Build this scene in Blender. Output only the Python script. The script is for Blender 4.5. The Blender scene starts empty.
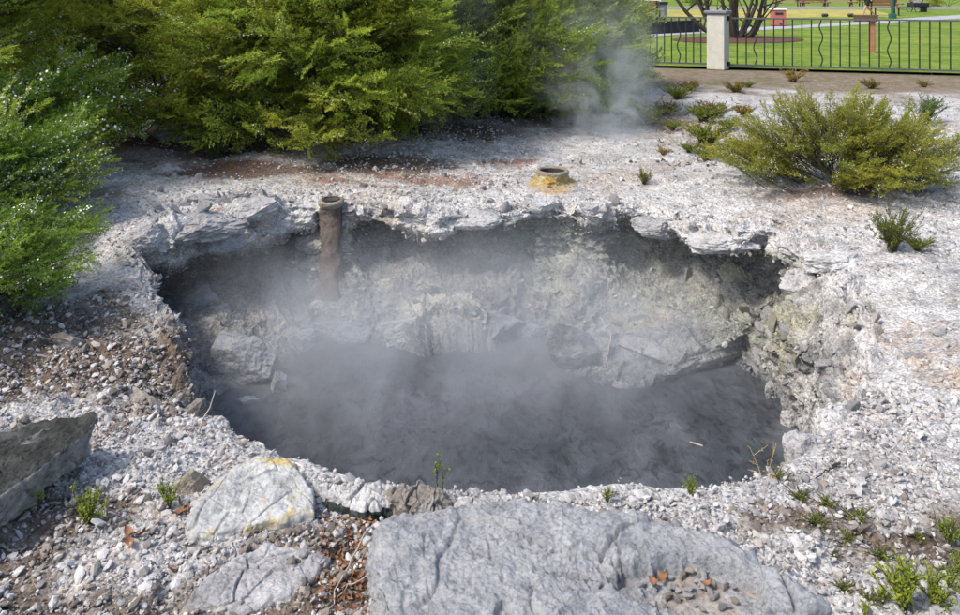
import bpy, bmesh, math, random
import numpy as np
from mathutils import Vector, Matrix

# ------------------------------------------------------------------ camera, sky, sun, exposure
scene = bpy.context.scene
COL = scene.collection
CAM_H, FOC, HOR = 1.75, 820.0, -16.8      # eye height, focal length in pixels of a 960 px wide frame, row of the horizon
cam = bpy.data.objects.new('camera', bpy.data.cameras.new('camera'))
COL.objects.link(cam)
cam.location = (0, 0, CAM_H)
cam.rotation_euler = (math.pi / 2, 0, 0)
cam.data.sensor_width = 36.0
cam.data.lens = FOC / 960 * 36
cam.data.shift_y = -(307.5 - HOR) / 960          # level camera with a downward lens shift: uprights stay upright
cam.data.clip_start = 0.05
cam.data.clip_end = 1500
scene.camera = cam

SUN_EL, SUN_AZ = math.radians(52), math.radians(-120)     # azimuth from +Y towards +X: behind the camera, to the left
world = bpy.data.worlds.new('World')
scene.world = world
world.use_nodes = True
wn = world.node_tree.nodes
sky = wn.new('ShaderNodeTexSky')
sky.sky_type = 'NISHITA'
sky.sun_disc = False
sky.sun_elevation = SUN_EL
sky.sun_rotation = SUN_AZ
sky.dust_density = 2.5
wn['Background'].inputs['Strength'].default_value = 0.15
world.node_tree.links.new(sky.outputs['Color'], wn['Background'].inputs['Color'])
sun = bpy.data.objects.new('sun', bpy.data.lights.new('sun', 'SUN'))
COL.objects.link(sun)
sun.data.energy = 2.1
sun.data.angle = math.radians(10.0)
sun.data.color = (1.0, 0.93, 0.83)
sd = Vector((math.sin(SUN_AZ) * math.cos(SUN_EL), math.cos(SUN_AZ) * math.cos(SUN_EL), math.sin(SUN_EL)))
sun.rotation_euler = (-sd).to_track_quat('-Z', 'Y').to_euler()

vs = scene.view_settings
vs.view_transform = 'Standard'
vs.look = 'None'
vs.exposure = 0.72
vs.gamma = 1.0
vs.use_curve_mapping = False
scene.cycles.use_denoising = True
scene.cycles.max_bounces = 8
scene.cycles.transparent_max_bounces = 8
scene.cycles.volume_bounces = 2
scene.cycles.volume_step_rate = 1.0
scene.cycles.volume_max_steps = 96

# ------------------------------------------------------------------ helpers
def at(px, py, z=0.0):
    """the point at height z that lies on the sight line through a pixel of the 960x615 frame"""
    t = (CAM_H - z) * FOC / (py - HOR)
    return np.array([t * (px - 480) / FOC, t, z])


def aty(px, py, y):
    """the same at a given distance y"""
    return np.array([y * (px - 480) / FOC, y, CAM_H + y * (HOR - py) / FOC])


def tag(o, label=None, cat=None, group=None, kind=None):
    if label: o['label'] = label
    if cat: o['category'] = cat
    if group: o['group'] = group
    if kind: o['kind'] = kind
    return o


def empty(name, loc=(0, 0, 0), rz=0.0):
    o = bpy.data.objects.new(name, None)
    o.empty_display_size = 0.1
    COL.objects.link(o)
    o.location = loc
    o.rotation_euler = (0, 0, rz)
    return o


def np_mesh(name, verts, faces, mats=(), midx=None, smooth=False, cols=None):
    """faces: (n,3) or (n,4) array"""
    verts = np.asarray(verts, np.float32)
    faces = np.asarray(faces, np.int32)
    me = bpy.data.meshes.new(name)
    n, k = faces.shape
    me.vertices.add(len(verts))
    me.vertices.foreach_set('co', verts.ravel())
    me.loops.add(n * k)
    me.loops.foreach_set('vertex_index', faces.ravel())
    me.polygons.add(n)
    me.polygons.foreach_set('loop_start', np.arange(0, n * k, k, dtype=np.int32))
    me.polygons.foreach_set('loop_total', np.full(n, k, np.int32))
    me.polygons.foreach_set('use_smooth', np.full(n, smooth, bool))
    if midx is not None:
        me.polygons.foreach_set('material_index', np.asarray(midx, np.int32))
    for m in mats:
        me.materials.append(m)
    if cols is not None:
        a = me.color_attributes.new('Col', 'FLOAT_COLOR', 'POINT')
        c4 = np.ones((len(verts), 4), np.float32)
        c4[:, :3] = cols
        a.data.foreach_set('color', c4.ravel())
    me.update(calc_edges=True)
    me.validate()
    return me


def link(name, me, parent=None, loc=None, rot=None, scale=None):
    o = bpy.data.objects.new(name, me)
    COL.objects.link(o)
    if parent: o.parent = parent
    if loc is not None: o.location = loc
    if rot is not None: o.rotation_euler = rot
    if scale is not None: o.scale = scale
    return o


def box_data(cx, cy, cz, sx, sy, sz):
    v = np.array([[x, y, z] for x in (-.5, .5) for y in (-.5, .5) for z in (-.5, .5)]) * (sx, sy, sz) + (cx, cy, cz)
    f = np.array([[0, 1, 3, 2], [4, 6, 7, 5], [0, 4, 5, 1], [2, 3, 7, 6], [0, 2, 6, 4], [1, 5, 7, 3]])
    return v, f


def boxes(name, lst, mat, parent=None, loc=None, rot=None, bev=0.0):
    vs_, fs_, n = [], [], 0
    for b in lst:
        v, f = box_data(*b)
        vs_.append(v); fs_.append(f + n); n += 8
    o = link(name, np_mesh(name, np.vstack(vs_), np.vstack(fs_), [mat]), parent, loc, rot)
    if bev:
        m = o.modifiers.new('bevel', 'BEVEL'); m.width = bev; m.segments = 2
    return o


def tube_data(pts, rad, sides=6, cap=True):
    pts = np.asarray(pts, float)
    n = len(pts)
    rad = np.broadcast_to(np.asarray(rad, float), (n,))
    tan = np.gradient(pts, axis=0)
    tan /= np.linalg.norm(tan, axis=1)[:, None] + 1e-9
    ref = np.array([0.31, 0.17, 0.93]) if abs(tan[0][2]) < 0.8 else np.array([0.9, 0.3, 0.1])
    a = np.cross(tan, ref); a /= np.linalg.norm(a, axis=1)[:, None] + 1e-9
    b = np.cross(tan, a)
    ang = np.arange(sides) / sides * 2 * np.pi
    v = pts[:, None] + rad[:, None, None] * (np.cos(ang)[None, :, None] * a[:, None] + np.sin(ang)[None, :, None] * b[:, None])
    v = v.reshape(-1, 3)
    f = []
    for i in range(n - 1):
        for j in range(sides):
            k = (j + 1) % sides
            f.append([i * sides + j, i * sides + k, (i + 1) * sides + k, (i + 1) * sides + j])
    f = np.array(f)
    return v, f


def merge(parts):
    vs_, fs_, n = [], [], 0
    for v, f in parts:
        vs_.append(v); fs_.append(np.asarray(f) + n); n += len(v)
    return np.vstack(vs_), np.vstack(fs_)


def tubes(name, lst, mat, parent=None, sides=6, smooth=True):
    v, f = merge([tube_data(p, r, sides) for p, r in lst])
    return link(name, np_mesh(name, v, f, [mat], smooth=smooth), parent)


# ---- numpy noise
def _h(ix, iy, iz, s):
    h = (ix.astype(np.uint32) * np.uint32(0x8da6b343)) ^ (iy.astype(np.uint32) * np.uint32(0xd8163841)) ^ (iz.astype(np.uint32) * np.uint32(0xcb1ab31f)) ^ np.uint32((s * 0x9E3779B1) & 0xffffffff)
    h ^= h >> np.uint32(15); h *= np.uint32(0x2c1b3c6d); h ^= h >> np.uint32(12); h *= np.uint32(0x297a2d39); h ^= h >> np.uint32(15)
    return (h & np.uint32(0xffffff)).astype(np.float32) / np.float32(0xffffff)


def vnoise(P, s=0):
    """value noise, -1..1"""
    P = np.asarray(P, np.float32)
    I = np.floor(P)
    fr = P - I
    u = fr * fr * fr * (fr * (fr * 6 - 15) + 10)
    I = I.astype(np.int64) + 100000
    r = 0
    for dx in (0, 1):
        wx = u[:, 0] if dx else 1 - u[:, 0]
        for dy in (0, 1):
            wy = u[:, 1] if dy else 1 - u[:, 1]
            for dz in (0, 1):
                wz = u[:, 2] if dz else 1 - u[:, 2]
                r = r + wx * wy * wz * _h(I[:, 0] + dx, I[:, 1] + dy, I[:, 2] + dz, s)
    return r * 2 - 1


ROT = np.array([[0.36, 0.48, -0.8], [-0.8, 0.6, 0.0], [0.48, 0.64, 0.6]], np.float32)


def fbm(P, freq, octs=4, s=0, gain=0.5):
    P = np.asarray(P, np.float32) * np.float32(freq)
    r, a, t = 0, 1.0, 0
    for k in range(octs):
        r = r + a * vnoise(P, s + k)
        t += a
        a *= gain
        P = (P @ ROT.T) * np.float32(2.03) + np.float32(7.7)
    return r / t * 1.5


def worley(P, freq, s=0):
    """distance to nearest and second nearest feature point, and a random number for the nearest one"""
    P = np.asarray(P, np.float32) * np.float32(freq)
    I = np.floor(P).astype(np.int64)
    n = len(P)
    f1 = np.full(n, 9, np.float32); f2 = np.full(n, 9, np.float32); rid = np.zeros(n, np.float32)
    for dx in (-1, 0, 1):
        for dy in (-1, 0, 1):
            for dz in (-1, 0, 1):
                cx, cy, cz = I[:, 0] + dx, I[:, 1] + dy, I[:, 2] + dz
                a, b, c = cx + 100000, cy + 100000, cz + 100000
                r1 = _h(a, b, c, s)
                d = (cx + r1 - P[:, 0]) ** 2 + (cy + _h(a, b, c, s + 1) - P[:, 1]) ** 2 + (cz + _h(a, b, c, s + 2) - P[:, 2]) ** 2
                near = d < f1
                f2 = np.where(near, f1, np.minimum(f2, d))
                rid = np.where(near, r1, rid)
                f1 = np.where(near, d, f1)
    return np.sqrt(f1), np.sqrt(f2), rid


def sstep(a, b, x):
    t = np.clip((x - a) / (b - a), 0, 1)
    return t * t * (3 - 2 * t)


# ------------------------------------------------------------------ materials
class NT:
    def __init__(self, name):
        self.m = bpy.data.materials.new(name)
        self.m.use_nodes = True
        self.t = self.m.node_tree
        self.n = self.t.nodes
        self.b = self.n['Principled BSDF']
        self.out = self.n['Material Output']

    def node(self, typ, **kw):
        x = self.n.new(typ)
        for k, v in kw.items():
            if k in x.inputs.keys() if hasattr(x.inputs, 'keys') else False:
                x.inputs[k].default_value = v
            else:
                setattr(x, k, v)
        return x

    def ln(self, a, b):
        self.t.links.new(a, b)

    def coord(self, kind='Object'):
        return self.n.new('ShaderNodeTexCoord').outputs[kind]

    def noise(self, scale, detail=6, rough=0.6, dist=0.0, vec=None):
        x = self.n.new('ShaderNodeTexNoise')
        x.inputs['Scale'].default_value = scale
        x.inputs['Detail'].default_value = detail
        x.inputs['Roughness'].default_value = rough
        x.inputs['Distortion'].default_value = dist
        self.ln(vec if vec is not None else self.coord(), x.inputs['Vector'])
        return x.outputs['Fac']

    def voronoi(self, scale, feature='F1', out='Distance', vec=None):
        x = self.n.new('ShaderNodeTexVoronoi')
        x.feature = feature
        x.inputs['Scale'].default_value = scale
        self.ln(vec if vec is not None else self.coord(), x.inputs['Vector'])
        return x.outputs[out]

    def ramp(self, fac, stops):
        x = self.n.new('ShaderNodeValToRGB')
        e = x.color_ramp.elements
        while len(e) < len(stops): e.new(0.5)
        for el, (p, c) in zip(e, stops):
            el.position = p
            el.color = (*c, 1) if isinstance(c, (tuple, list)) else (c, c, c, 1)
        self.ln(fac, x.inputs['Fac'])
        return x.outputs['Color']

    def mix(self, a, b, fac, mode='MIX'):
        x = self.n.new('ShaderNodeMix')
        x.data_type = 'RGBA'
        x.blend_type = mode
        for v, i in ((fac, 0), (a, 6), (b, 7)):
            if isinstance(v, (int, float)): x.inputs[i].default_value = v if i == 0 else (v, v, v, 1)
            elif isinstance(v, (tuple, list)): x.inputs[i].default_value = (*v, 1)
            else: self.ln(v, x.inputs[i])
        return x.outputs[2]

    def math(self, op, a, b=None):
        x = self.n.new('ShaderNodeMath')
        x.operation = op
        for i, v in enumerate((a, b)):
            if v is None: continue
            if isinstance(v, (int, float)): x.inputs[i].default_value = v
            else: self.ln(v, x.inputs[i])
        return x.outputs[0]

    def bump(self, h, strength=0.5, dist=0.01, prev=None):
        x = self.n.new('ShaderNodeBump')
        x.inputs['Strength'].default_value = strength
        x.inputs['Distance'].default_value = dist
        self.ln(h, x.inputs['Height'])
        if prev is not None: self.ln(prev, x.inputs['Normal'])
        return x.outputs['Normal']

    def done(self, col=None, rough=0.8, normal=None, spec=0.3):
        if col is not None:
            if isinstance(col, (tuple, list)): self.b.inputs['Base Color'].default_value = (*col, 1)
            else: self.ln(col, self.b.inputs['Base Color'])
        if isinstance(rough, (int, float)): self.b.inputs['Roughness'].default_value = rough
        else: self.ln(rough, self.b.inputs['Roughness'])
        self.b.inputs['Specular IOR Level'].default_value = spec
        if normal is not None: self.ln(normal, self.b.inputs['Normal'])
        return self.m


def mat_ground():
    t = NT('sinter_ground')
    a = t.n.new('ShaderNodeAttribute'); a.attribute_name = 'Col'
    n1 = t.noise(9, 8, 0.65)
    n2 = t.noise(70, 6, 0.7)
    cell = t.voronoi(75, 'F1', 'Color')
    sep = t.n.new('ShaderNodeSeparateColor'); t.ln(cell, sep.inputs[0])
    c = t.mix(a.outputs['Color'], t.ramp(n1, [(0.28, 0.55), (0.5, 1.0), (0.72, 1.25)]), 1.0, 'MULTIPLY')
    c = t.mix(c, t.ramp(n2, [(0.3, 0.62), (0.55, 1.02), (0.75, 1.3)]), 0.9, 'MULTIPLY')
    c = t.mix(c, t.ramp(sep.outputs[0], [(0.0, 0.62), (0.5, 1.0), (1.0, 1.3)]), 0.75, 'MULTIPLY')
    d1 = t.voronoi(75, 'F1')
    d2 = t.voronoi(28, 'F1')
    nb = t.bump(t.math('MULTIPLY', d2, -1.0), 0.55, 0.02)
    nb = t.bump(t.math('MULTIPLY', d1, -1.0), 0.7, 0.010, nb)
    nb = t.bump(n2, 0.6, 0.010, nb)
    return t.done(c, 0.93, nb, 0.25)


def mat_gravel():
    t = NT('gravel_stone')
    a = t.n.new('ShaderNodeAttribute'); a.attribute_name = 'Col'
    n = t.noise(260, 4, 0.7)
    c = t.mix(a.outputs['Color'], t.ramp(n, [(0.3, 0.7), (0.6, 1.15)]), 0.8, 'MULTIPLY')
    return t.done(c, 0.9, t.bump(n, 0.5, 0.006), 0.25)


def mat_rock(name, base, dark, light, scale=6.0, stain=None, stain_scale=3.0, stain_at=0.6, pits=0.5, rough=0.88, bump=0.6):
    """weathered stone: mottled tone, pits, optional stain of another colour"""
    t = NT(name)
    oi = t.n.new('ShaderNodeObjectInfo')
    n1 = t.noise(scale, 9, 0.68, 0.0)
    n2 = t.noise(scale * 9, 7, 0.72)
    n3 = t.noise(scale * 2.3, 8, 0.72, 0.1)
    c = t.ramp(n1, [(0.3, dark), (0.48, base), (0.7, light)])
    c = t.mix(c, t.ramp(n2, [(0.28, 0.45), (0.5, 1.0), (0.75, 1.3)]), 0.85, 'MULTIPLY')
    c = t.mix(c, t.ramp(n3, [(0.3, 1 - pits), (0.45, 1.0)]), 0.8, 'MULTIPLY')
    c = t.mix(c, t.ramp(oi.outputs['Random'], [(0.0, 0.72), (1.0, 1.18)]), 0.8, 'MULTIPLY')
    if stain:
        s = t.noise(stain_scale, 6, 0.62, 0.6)
        c = t.mix(c, stain, t.ramp(s, [(stain_at, 0.0), (stain_at + 0.1, 0.9)]))
    v = t.voronoi(scale * 5, 'F1')
    nb = t.bump(n3, bump, 0.03)
    nb = t.bump(t.math('MULTIPLY', v, -1.0), bump * 0.6, 0.012, nb)
    nb = t.bump(n2, bump, 0.012, nb)
    return t.done(c, rough, nb, 0.3)


def mat_leaf(name, c0, c1, c2, trans=0.45, tips=0.0):
    t = NT(name)
    oi = t.n.new('ShaderNodeObjectInfo')
    n = t.noise(14, 3, 0.6)
    c = t.ramp(n, [(0.3, c0), (0.5, c1), (0.72, c2)])
    c = t.mix(c, t.ramp(oi.outputs['Random'], [(0.0, (0.72, 0.82, 0.7)), (0.5, (1, 1, 1)), (1.0, (1.18, 1.14, 0.95))]), 1.0, 'MULTIPLY')
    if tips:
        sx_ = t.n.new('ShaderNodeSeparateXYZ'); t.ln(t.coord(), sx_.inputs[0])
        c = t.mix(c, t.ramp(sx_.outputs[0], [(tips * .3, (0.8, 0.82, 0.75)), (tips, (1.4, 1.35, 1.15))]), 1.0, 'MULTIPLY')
    t.done(c, 0.55, None, 0.3)
    tr = t.n.new('ShaderNodeBsdfTranslucent')
    t.ln(c, tr.inputs['Color'])
    mx = t.n.new('ShaderNodeMixShader'); mx.inputs[0].default_value = trans
    t.ln(t.b.outputs[0], mx.inputs[1]); t.ln(tr.outputs[0], mx.inputs[2]); t.ln(mx.outputs[0], t.out.inputs['Surface'])
    return t.m


def mat_plain(name, col, rough=0.7, var=0.25, scale=12, bump=0.2, metal=0.0):
    t = NT(name)
    n = t.noise(scale, 6, 0.65)
    c = t.mix(col, t.ramp(n, [(0.3, 1 - var), (0.7, 1 + var * 0.6)]), 1.0, 'MULTIPLY')
    t.b.inputs['Metallic'].default_value = metal
    return t.done(c, rough, t.bump(n, bump, 0.01), 0.35)


def mat_water():
    t = NT('muddy_water')
    co = t.coord()
    mp = t.n.new('ShaderNodeMapping'); mp.inputs['Scale'].default_value = (1.25, 0.75, 1.0); mp.inputs['Rotation'].default_value = (0, 0, 0.35)
    t.ln(co, mp.inputs['Vector'])
    n1 = t.noise(1.3, 6, 0.6, 0.5, mp.outputs['Vector'])
    n2 = t.noise(5.0, 9, 0.7, 0.7, mp.outputs['Vector'])
    n3 = t.noise(26, 6, 0.72, 0.4, mp.outputs['Vector'])
    c = t.ramp(n1, [(0.32, (0.038, 0.043, 0.050)), (0.5, (0.066, 0.073, 0.083)), (0.68, (0.112, 0.120, 0.134))])
    c = t.mix(c, t.ramp(n2, [(0.38, 0.6), (0.5, 1.0), (0.65, 1.3)]), 0.8, 'MULTIPLY')
    wr = t.ramp(n2, [(0.42, 0.0), (0.48, 1.0), (0.52, 1.0), (0.60, 0.2)])      # wrinkled skin on the mud
    n4 = t.noise(13, 7, 0.7, 0.9, mp.outputs['Vector'])
    c = t.mix(c, t.ramp(n4, [(0.40, 0.45), (0.47, 1.0), (0.56, 1.0), (0.68, 1.4)]), 0.8, 'MULTIPLY')
    nb = t.bump(wr, 0.3, 0.02)
    nb = t.bump(n4, 0.45, 0.02, nb)
    nb = t.bump(n3, 0.35, 0.010, nb)
    return t.done(c, t.ramp(n1, [(0.35, 0.38), (0.65, 0.62)]), nb, 0.4)


def mat_lawn(name, c0, c1, scale=0.5):
    t = NT(name)
    n1 = t.noise(scale, 5, 0.6)
    n2 = t.noise(scale * 40, 4, 0.7)
    n3 = t.noise(scale * 5, 5, 0.7)
    c = t.ramp(n1, [(0.35, c0), (0.65, c1)])
    c = t.mix(c, t.ramp(n3, [(0.3, (0.6, 0.7, 0.6)), (0.5, (1, 1, 1)), (0.7, (1.6, 1.3, 1.2))]), 1.0, 'MULTIPLY')
    c = t.mix(c, t.ramp(n2, [(0.3, 0.6), (0.7, 1.3)]), 0.8, 'MULTIPLY')
    return t.done(c, 0.95, t.bump(n2, 0.6, 0.03), 0.1)


M = {}
M['ground'] = mat_ground()
M['gravel'] = mat_gravel()
M['boulder'] = mat_rock('blue_grey_boulder', (0.50, 0.51, 0.53), (0.31, 0.32, 0.345), (0.60, 0.61, 0.615), 9, pits=0.65, bump=0.9)
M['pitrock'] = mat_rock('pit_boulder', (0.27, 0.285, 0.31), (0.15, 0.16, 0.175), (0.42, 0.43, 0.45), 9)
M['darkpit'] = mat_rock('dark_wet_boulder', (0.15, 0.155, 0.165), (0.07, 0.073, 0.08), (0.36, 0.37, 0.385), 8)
M['whiterock'] = mat_rock('white_crust_rock', (0.47, 0.46, 0.45), (0.30, 0.29, 0.28), (0.60, 0.59, 0.58), 6, stain=(0.36, 0.27, 0.19), stain_scale=5, stain_at=0.6)
M['yellowrock'] = mat_rock('sulphur_stained_rock', (0.43, 0.43, 0.42), (0.27, 0.27, 0.26), (0.55, 0.55, 0.53), 6, stain=(0.50, 0.37, 0.09), stain_scale=6, stain_at=0.54)
M['darkslab'] = mat_rock('dark_lichen_slab', (0.045, 0.047, 0.042), (0.02, 0.021, 0.019), (0.12, 0.12, 0.108), 9, stain=(0.26, 0.26, 0.25), stain_scale=8, stain_at=0.6)
M['slabedge'] = mat_rock('pale_slab_edge', (0.27, 0.27, 0.26), (0.10, 0.10, 0.095), (0.40, 0.40, 0.385), 11)
M['greenrock'] = mat_rock('dark_green_rock', (0.055, 0.075, 0.068), (0.02, 0.03, 0.028), (0.14, 0.16, 0.15), 9, stain=(0.36, 0.36, 0.34), stain_scale=9, stain_at=0.6)
M['shelf'] = mat_rock('grey_sinter_shelf', (0.42, 0.41, 0.41), (0.22, 0.215, 0.21), (0.56, 0.55, 0.55), 8, stain=(0.20, 0.19, 0.17), stain_scale=10, stain_at=0.6)
M['beige'] = mat_rock('beige_rock', (0.44, 0.38, 0.30), (0.30, 0.25, 0.19), (0.52, 0.48, 0.42), 10)
M['olive'] = mat_rock('olive_crust_rock', (0.33, 0.32, 0.24), (0.20, 0.20, 0.15), (0.46, 0.45, 0.38), 9)
M['pinkrock'] = mat_rock('pinkish_crust_rock', (0.47, 0.41, 0.36), (0.32, 0.26, 0.21), (0.58, 0.54, 0.50), 9)
M['brownstone'] = mat_rock('brown_grey_stone', (0.27, 0.24, 0.21), (0.15, 0.13, 0.11), (0.42, 0.40, 0.38), 12)
M['water'] = mat_water()
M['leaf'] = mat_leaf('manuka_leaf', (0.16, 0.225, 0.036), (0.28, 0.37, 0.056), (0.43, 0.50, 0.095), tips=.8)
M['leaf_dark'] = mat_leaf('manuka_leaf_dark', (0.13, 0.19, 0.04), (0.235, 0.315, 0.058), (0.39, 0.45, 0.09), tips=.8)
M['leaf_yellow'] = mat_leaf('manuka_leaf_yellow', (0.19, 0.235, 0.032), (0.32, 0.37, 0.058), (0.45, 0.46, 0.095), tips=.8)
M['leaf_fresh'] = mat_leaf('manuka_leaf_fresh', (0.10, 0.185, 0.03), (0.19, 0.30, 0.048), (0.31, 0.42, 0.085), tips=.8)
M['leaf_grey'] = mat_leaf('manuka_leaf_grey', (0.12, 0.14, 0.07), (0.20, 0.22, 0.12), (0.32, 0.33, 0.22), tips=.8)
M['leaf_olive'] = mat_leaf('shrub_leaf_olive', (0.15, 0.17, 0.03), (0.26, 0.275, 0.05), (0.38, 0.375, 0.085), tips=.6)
M['weed'] = mat_leaf('weed_leaf', (0.22, 0.29, 0.025), (0.34, 0.41, 0.045), (0.46, 0.48, 0.08))
M['weed_dry'] = mat_leaf('dry_weed_leaf', (0.24, 0.16, 0.04), (0.34, 0.24, 0.06), (0.42, 0.33, 0.11))
M['flower'] = mat_plain('white_petal', (0.82, 0.80, 0.77), 0.6, 0.1)
M['bark'] = mat_plain('dark_bark', (0.065, 0.052, 0.042), 0.9, 0.4, 40, 0.6)
M['twig'] = mat_plain('pale_twig', (0.42, 0.38, 0.33), 0.85, 0.3, 60, 0.4)
M['deadleaf'] = mat_plain('dead_leaf', (0.25, 0.12, 0.058), 0.7, 0.5, 25, 0.4)
M['iron'] = mat_plain('black_iron', (0.022, 0.024, 0.028), 0.45, 0.3, 20, 0.1)
M['railgrey'] = mat_plain('weathered_rail_paint', (0.09, 0.095, 0.105), 0.5, 0.3, 20, 0.1)
M['concrete'] = mat_plain('cream_concrete', (0.52, 0.51, 0.44), 0.85, 0.15, 8, 0.25)
M['capgrey'] = mat_plain('grey_cap_paint', (0.20, 0.215, 0.235), 0.6, 0.15, 8, 0.1)
M['lawn'] = mat_lawn('park_lawn', (0.11, 0.185, 0.024), (0.20, 0.265, 0.045))
M['green'] = mat_lawn('bowling_green_turf', (0.34, 0.31, 0.085), (0.40, 0.36, 0.11), 0.15)
M['mulch'] = mat_plain('bark_mulch', (0.115, 0.055, 0.036), 0.95, 0.5, 6, 0.7)
M['path'] = mat_plain('concrete_path', (0.36, 0.37, 0.39), 0.9, 0.12, 2, 0.1)
M['asphaltwall'] = mat_plain('dark_timber_wall', (0.035, 0.036, 0.038), 0.85, 0.3, 5, 0.3)
M['redpaint'] = mat_plain('faded_red_paint', (0.40, 0.13, 0.10), 0.7, 0.15, 6, 0.1)
M['whitepaint'] = mat_plain('white_paint', (0.72, 0.72, 0.72), 0.6, 0.08, 6, 0.05)
M['pinkwood'] = mat_plain('pinkish_timber', (0.50, 0.30, 0.25), 0.8, 0.2, 10, 0.2)
M['brownwood'] = mat_plain('brown_timber', (0.22, 0.11, 0.06), 0.8, 0.25, 10, 0.2)
M['signwood'] = mat_plain('sign_timber', (0.13, 0.075, 0.05), 0.8, 0.25, 10, 0.2)
M['signpost'] = mat_plain('sign_post_timber', (0.36, 0.16, 0.10), 0.8, 0.25, 10, 0.2)
M['greenpaint'] = mat_plain('green_paint', (0.02, 0.11, 0.07), 0.5, 0.15, 6, 0.05)
M['terracotta'] = mat_plain('terracotta_roof', (0.50, 0.20, 0.11), 0.8, 0.2, 4, 0.1)
M['skin'] = mat_plain('skin', (0.46, 0.28, 0.20), 0.6, 0.08, 6, 0.05)
M['shirt'] = mat_plain('white_cotton', (0.68, 0.68, 0.70), 0.85, 0.1, 9, 0.1)
M['shorts'] = mat_plain('black_cotton', (0.018, 0.018, 0.022), 0.85, 0.2, 9, 0.1)
M['orange'] = mat_plain('orange_cloth', (0.72, 0.17, 0.03), 0.8, 0.12, 9, 0.1)
M['hair'] = mat_plain('brown_hair', (0.05, 0.032, 0.02), 0.6, 0.3, 30, 0.3)


def mat_vent():
    t = NT('ochre_vent_crust')
    n = t.noise(14, 7, 0.66, 0.6)
    n2 = t.noise(70, 6, 0.7)
    c = t.ramp(n, [(0.25, (0.16, 0.10, 0.045)), (0.42, (0.50, 0.30, 0.07)), (0.55, (0.52, 0.42, 0.19)), (0.72, (0.56, 0.53, 0.47))])
    sp = t.n.new('ShaderNodeSeparateXYZ'); t.ln(t.coord(), sp.inputs[0])
    hgt = t.math('ADD', sp.outputs[2], t.math('MULTIPLY', t.math('SUBTRACT', n2, .5), .16))
    c = t.mix((0.47, 0.45, 0.43), c, t.ramp(hgt, [(0.0, 0.0), (0.035, 1.0)]))
    c = t.mix(c, t.ramp(n2, [(0.3, 0.6), (0.6, 1.1)]), 0.8, 'MULTIPLY')
    nb = t.bump(n, 0.9, 0.03)
    return t.done(c, 0.9, t.bump(n2, 0.9, 0.018, nb), 0.25)


def mat_pipe(rust=False):
    t = NT('rusty_crusted_pipe' if rust else 'mineral_crusted_pipe')
    n = t.noise(7, 8, 0.68, 0.9)
    n2 = t.noise(55, 6, 0.7)
    c = t.ramp(n, [(0.25, (0.12, 0.10, 0.085)), (0.42, (0.30, 0.24, 0.19)), (0.58, (0.36, 0.33, 0.27)), (0.75, (0.50, 0.48, 0.44))])
    if rust: c = t.ramp(n, [(0.25, (0.055, 0.045, 0.038)), (0.42, (0.12, 0.09, 0.07)), (0.58, (0.18, 0.15, 0.125)), (0.75, (0.27, 0.25, 0.22))])
    c = t.mix(c, t.ramp(n2, [(0.3, 0.6), (0.6, 1.1)]), 0.8, 'MULTIPLY')
    nb = t.bump(n, 0.8, 0.03)
    return t.done(c, 0.9, t.bump(n2, 0.9, 0.018, nb), 0.25)


M['rustpipe'] = mat_pipe(True)
M['vent'] = mat_vent()
M['pipe'] = mat_pipe()
M['hole'] = mat_plain('dark_bore_shade', (0.06, 0.048, 0.04), 0.8, 0.3, 20, 0.3)  # near-black colour paints the shade inside the pipe mouths

# ------------------------------------------------------------------ the ground with its steaming pit
WZ = -0.80                       # water level
CX, CY = 0.05, 4.50              # pit centre
# lip of the pit: pixel of the lip's lower edge, height of the ground there, depth of the hollow behind the lip (negative: a slope), thickness of the lip
RIM = [(138, 266, .0, .40, .16), (158, 286, -.15, .22, .08), (176, 330, -.20, .12, .08), (174, 370, -.18, .08, .08), (188, 400, -.15, .05, .08), (205, 430, -.10, .03, .08),
       (245, 441, -.07, .0, .06), (300, 472, -.05, .0, .06), (400, 493, -.04, .0, .06), (500, 500, -.04, .0, .06), (640, 501, -.04, .0, .06), (740, 485, -.05, .0, .06),
       (795, 464, -.08, -.08, .05), (838, 410, -.16, -.22, .05), (866, 360, -.14, -.30, .05), (864, 308, -.08, -.32, .05), (822, 268, -.02, -.22, .06), (764, 249, .0, .12, .12), (730, 256, .0, .32, .15),
       (690, 241, .0, .36, .15), (640, 222, .0, .30, .13), (600, 222, .0, .06, .12), (540, 220, .0, .08, .12), (490, 226, .0, .30, .14), (440, 236, .0, .44, .16), (400, 224, .0, .36, .14),
       (372, 220, .0, .2, .12), (345, 222, .0, .0, .12), (318, 224, .0, .0, .14), (296, 230, .02, .28, .20), (250, 243, .04, .48, .26), (200, 258, .05, .56, .28), (165, 264, .03, .52, .24)]
rim_t = []
for px, py, z, o, lt in RIM:
    p = at(px, py, z - lt)
    rim_t.append((math.atan2(p[1] - CY, p[0] - CX), math.hypot(p[0] - CX, p[1] - CY), z, o, lt))
WAT = [at(*q, WZ)[:2] for q in [(797, 445), (768, 388), (744, 356), (716, 366), (688, 376), (655, 385), (620, 389), (590, 383), (562, 362), (545, 343), (520, 332), (492, 347), (456, 337), (420, 351), (382, 336), (348, 347), (320, 334), (288, 350), (240, 374), (205, 398), (212, 435)]]
WAT += [np.array(q) for q in [(-1.42, 3.628), (-0.85, 3.187), (0, 3.003), (0.85, 3.077), (1.5, 3.536)]]
wat_t = [(math.atan2(p[1] - CY, p[0] - CX), math.hypot(p[0] - CX, p[1] - CY)) for p in WAT]


def periodic(table, th):
    t = np.array(sorted(table))
    a = np.concatenate([t[:, 0] - 2 * np.pi, t[:, 0], t[:, 0] + 2 * np.pi])
    return [np.interp(th, a, np.tile(t[:, k], 3)) for k in range(1, t.shape[1])]


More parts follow.
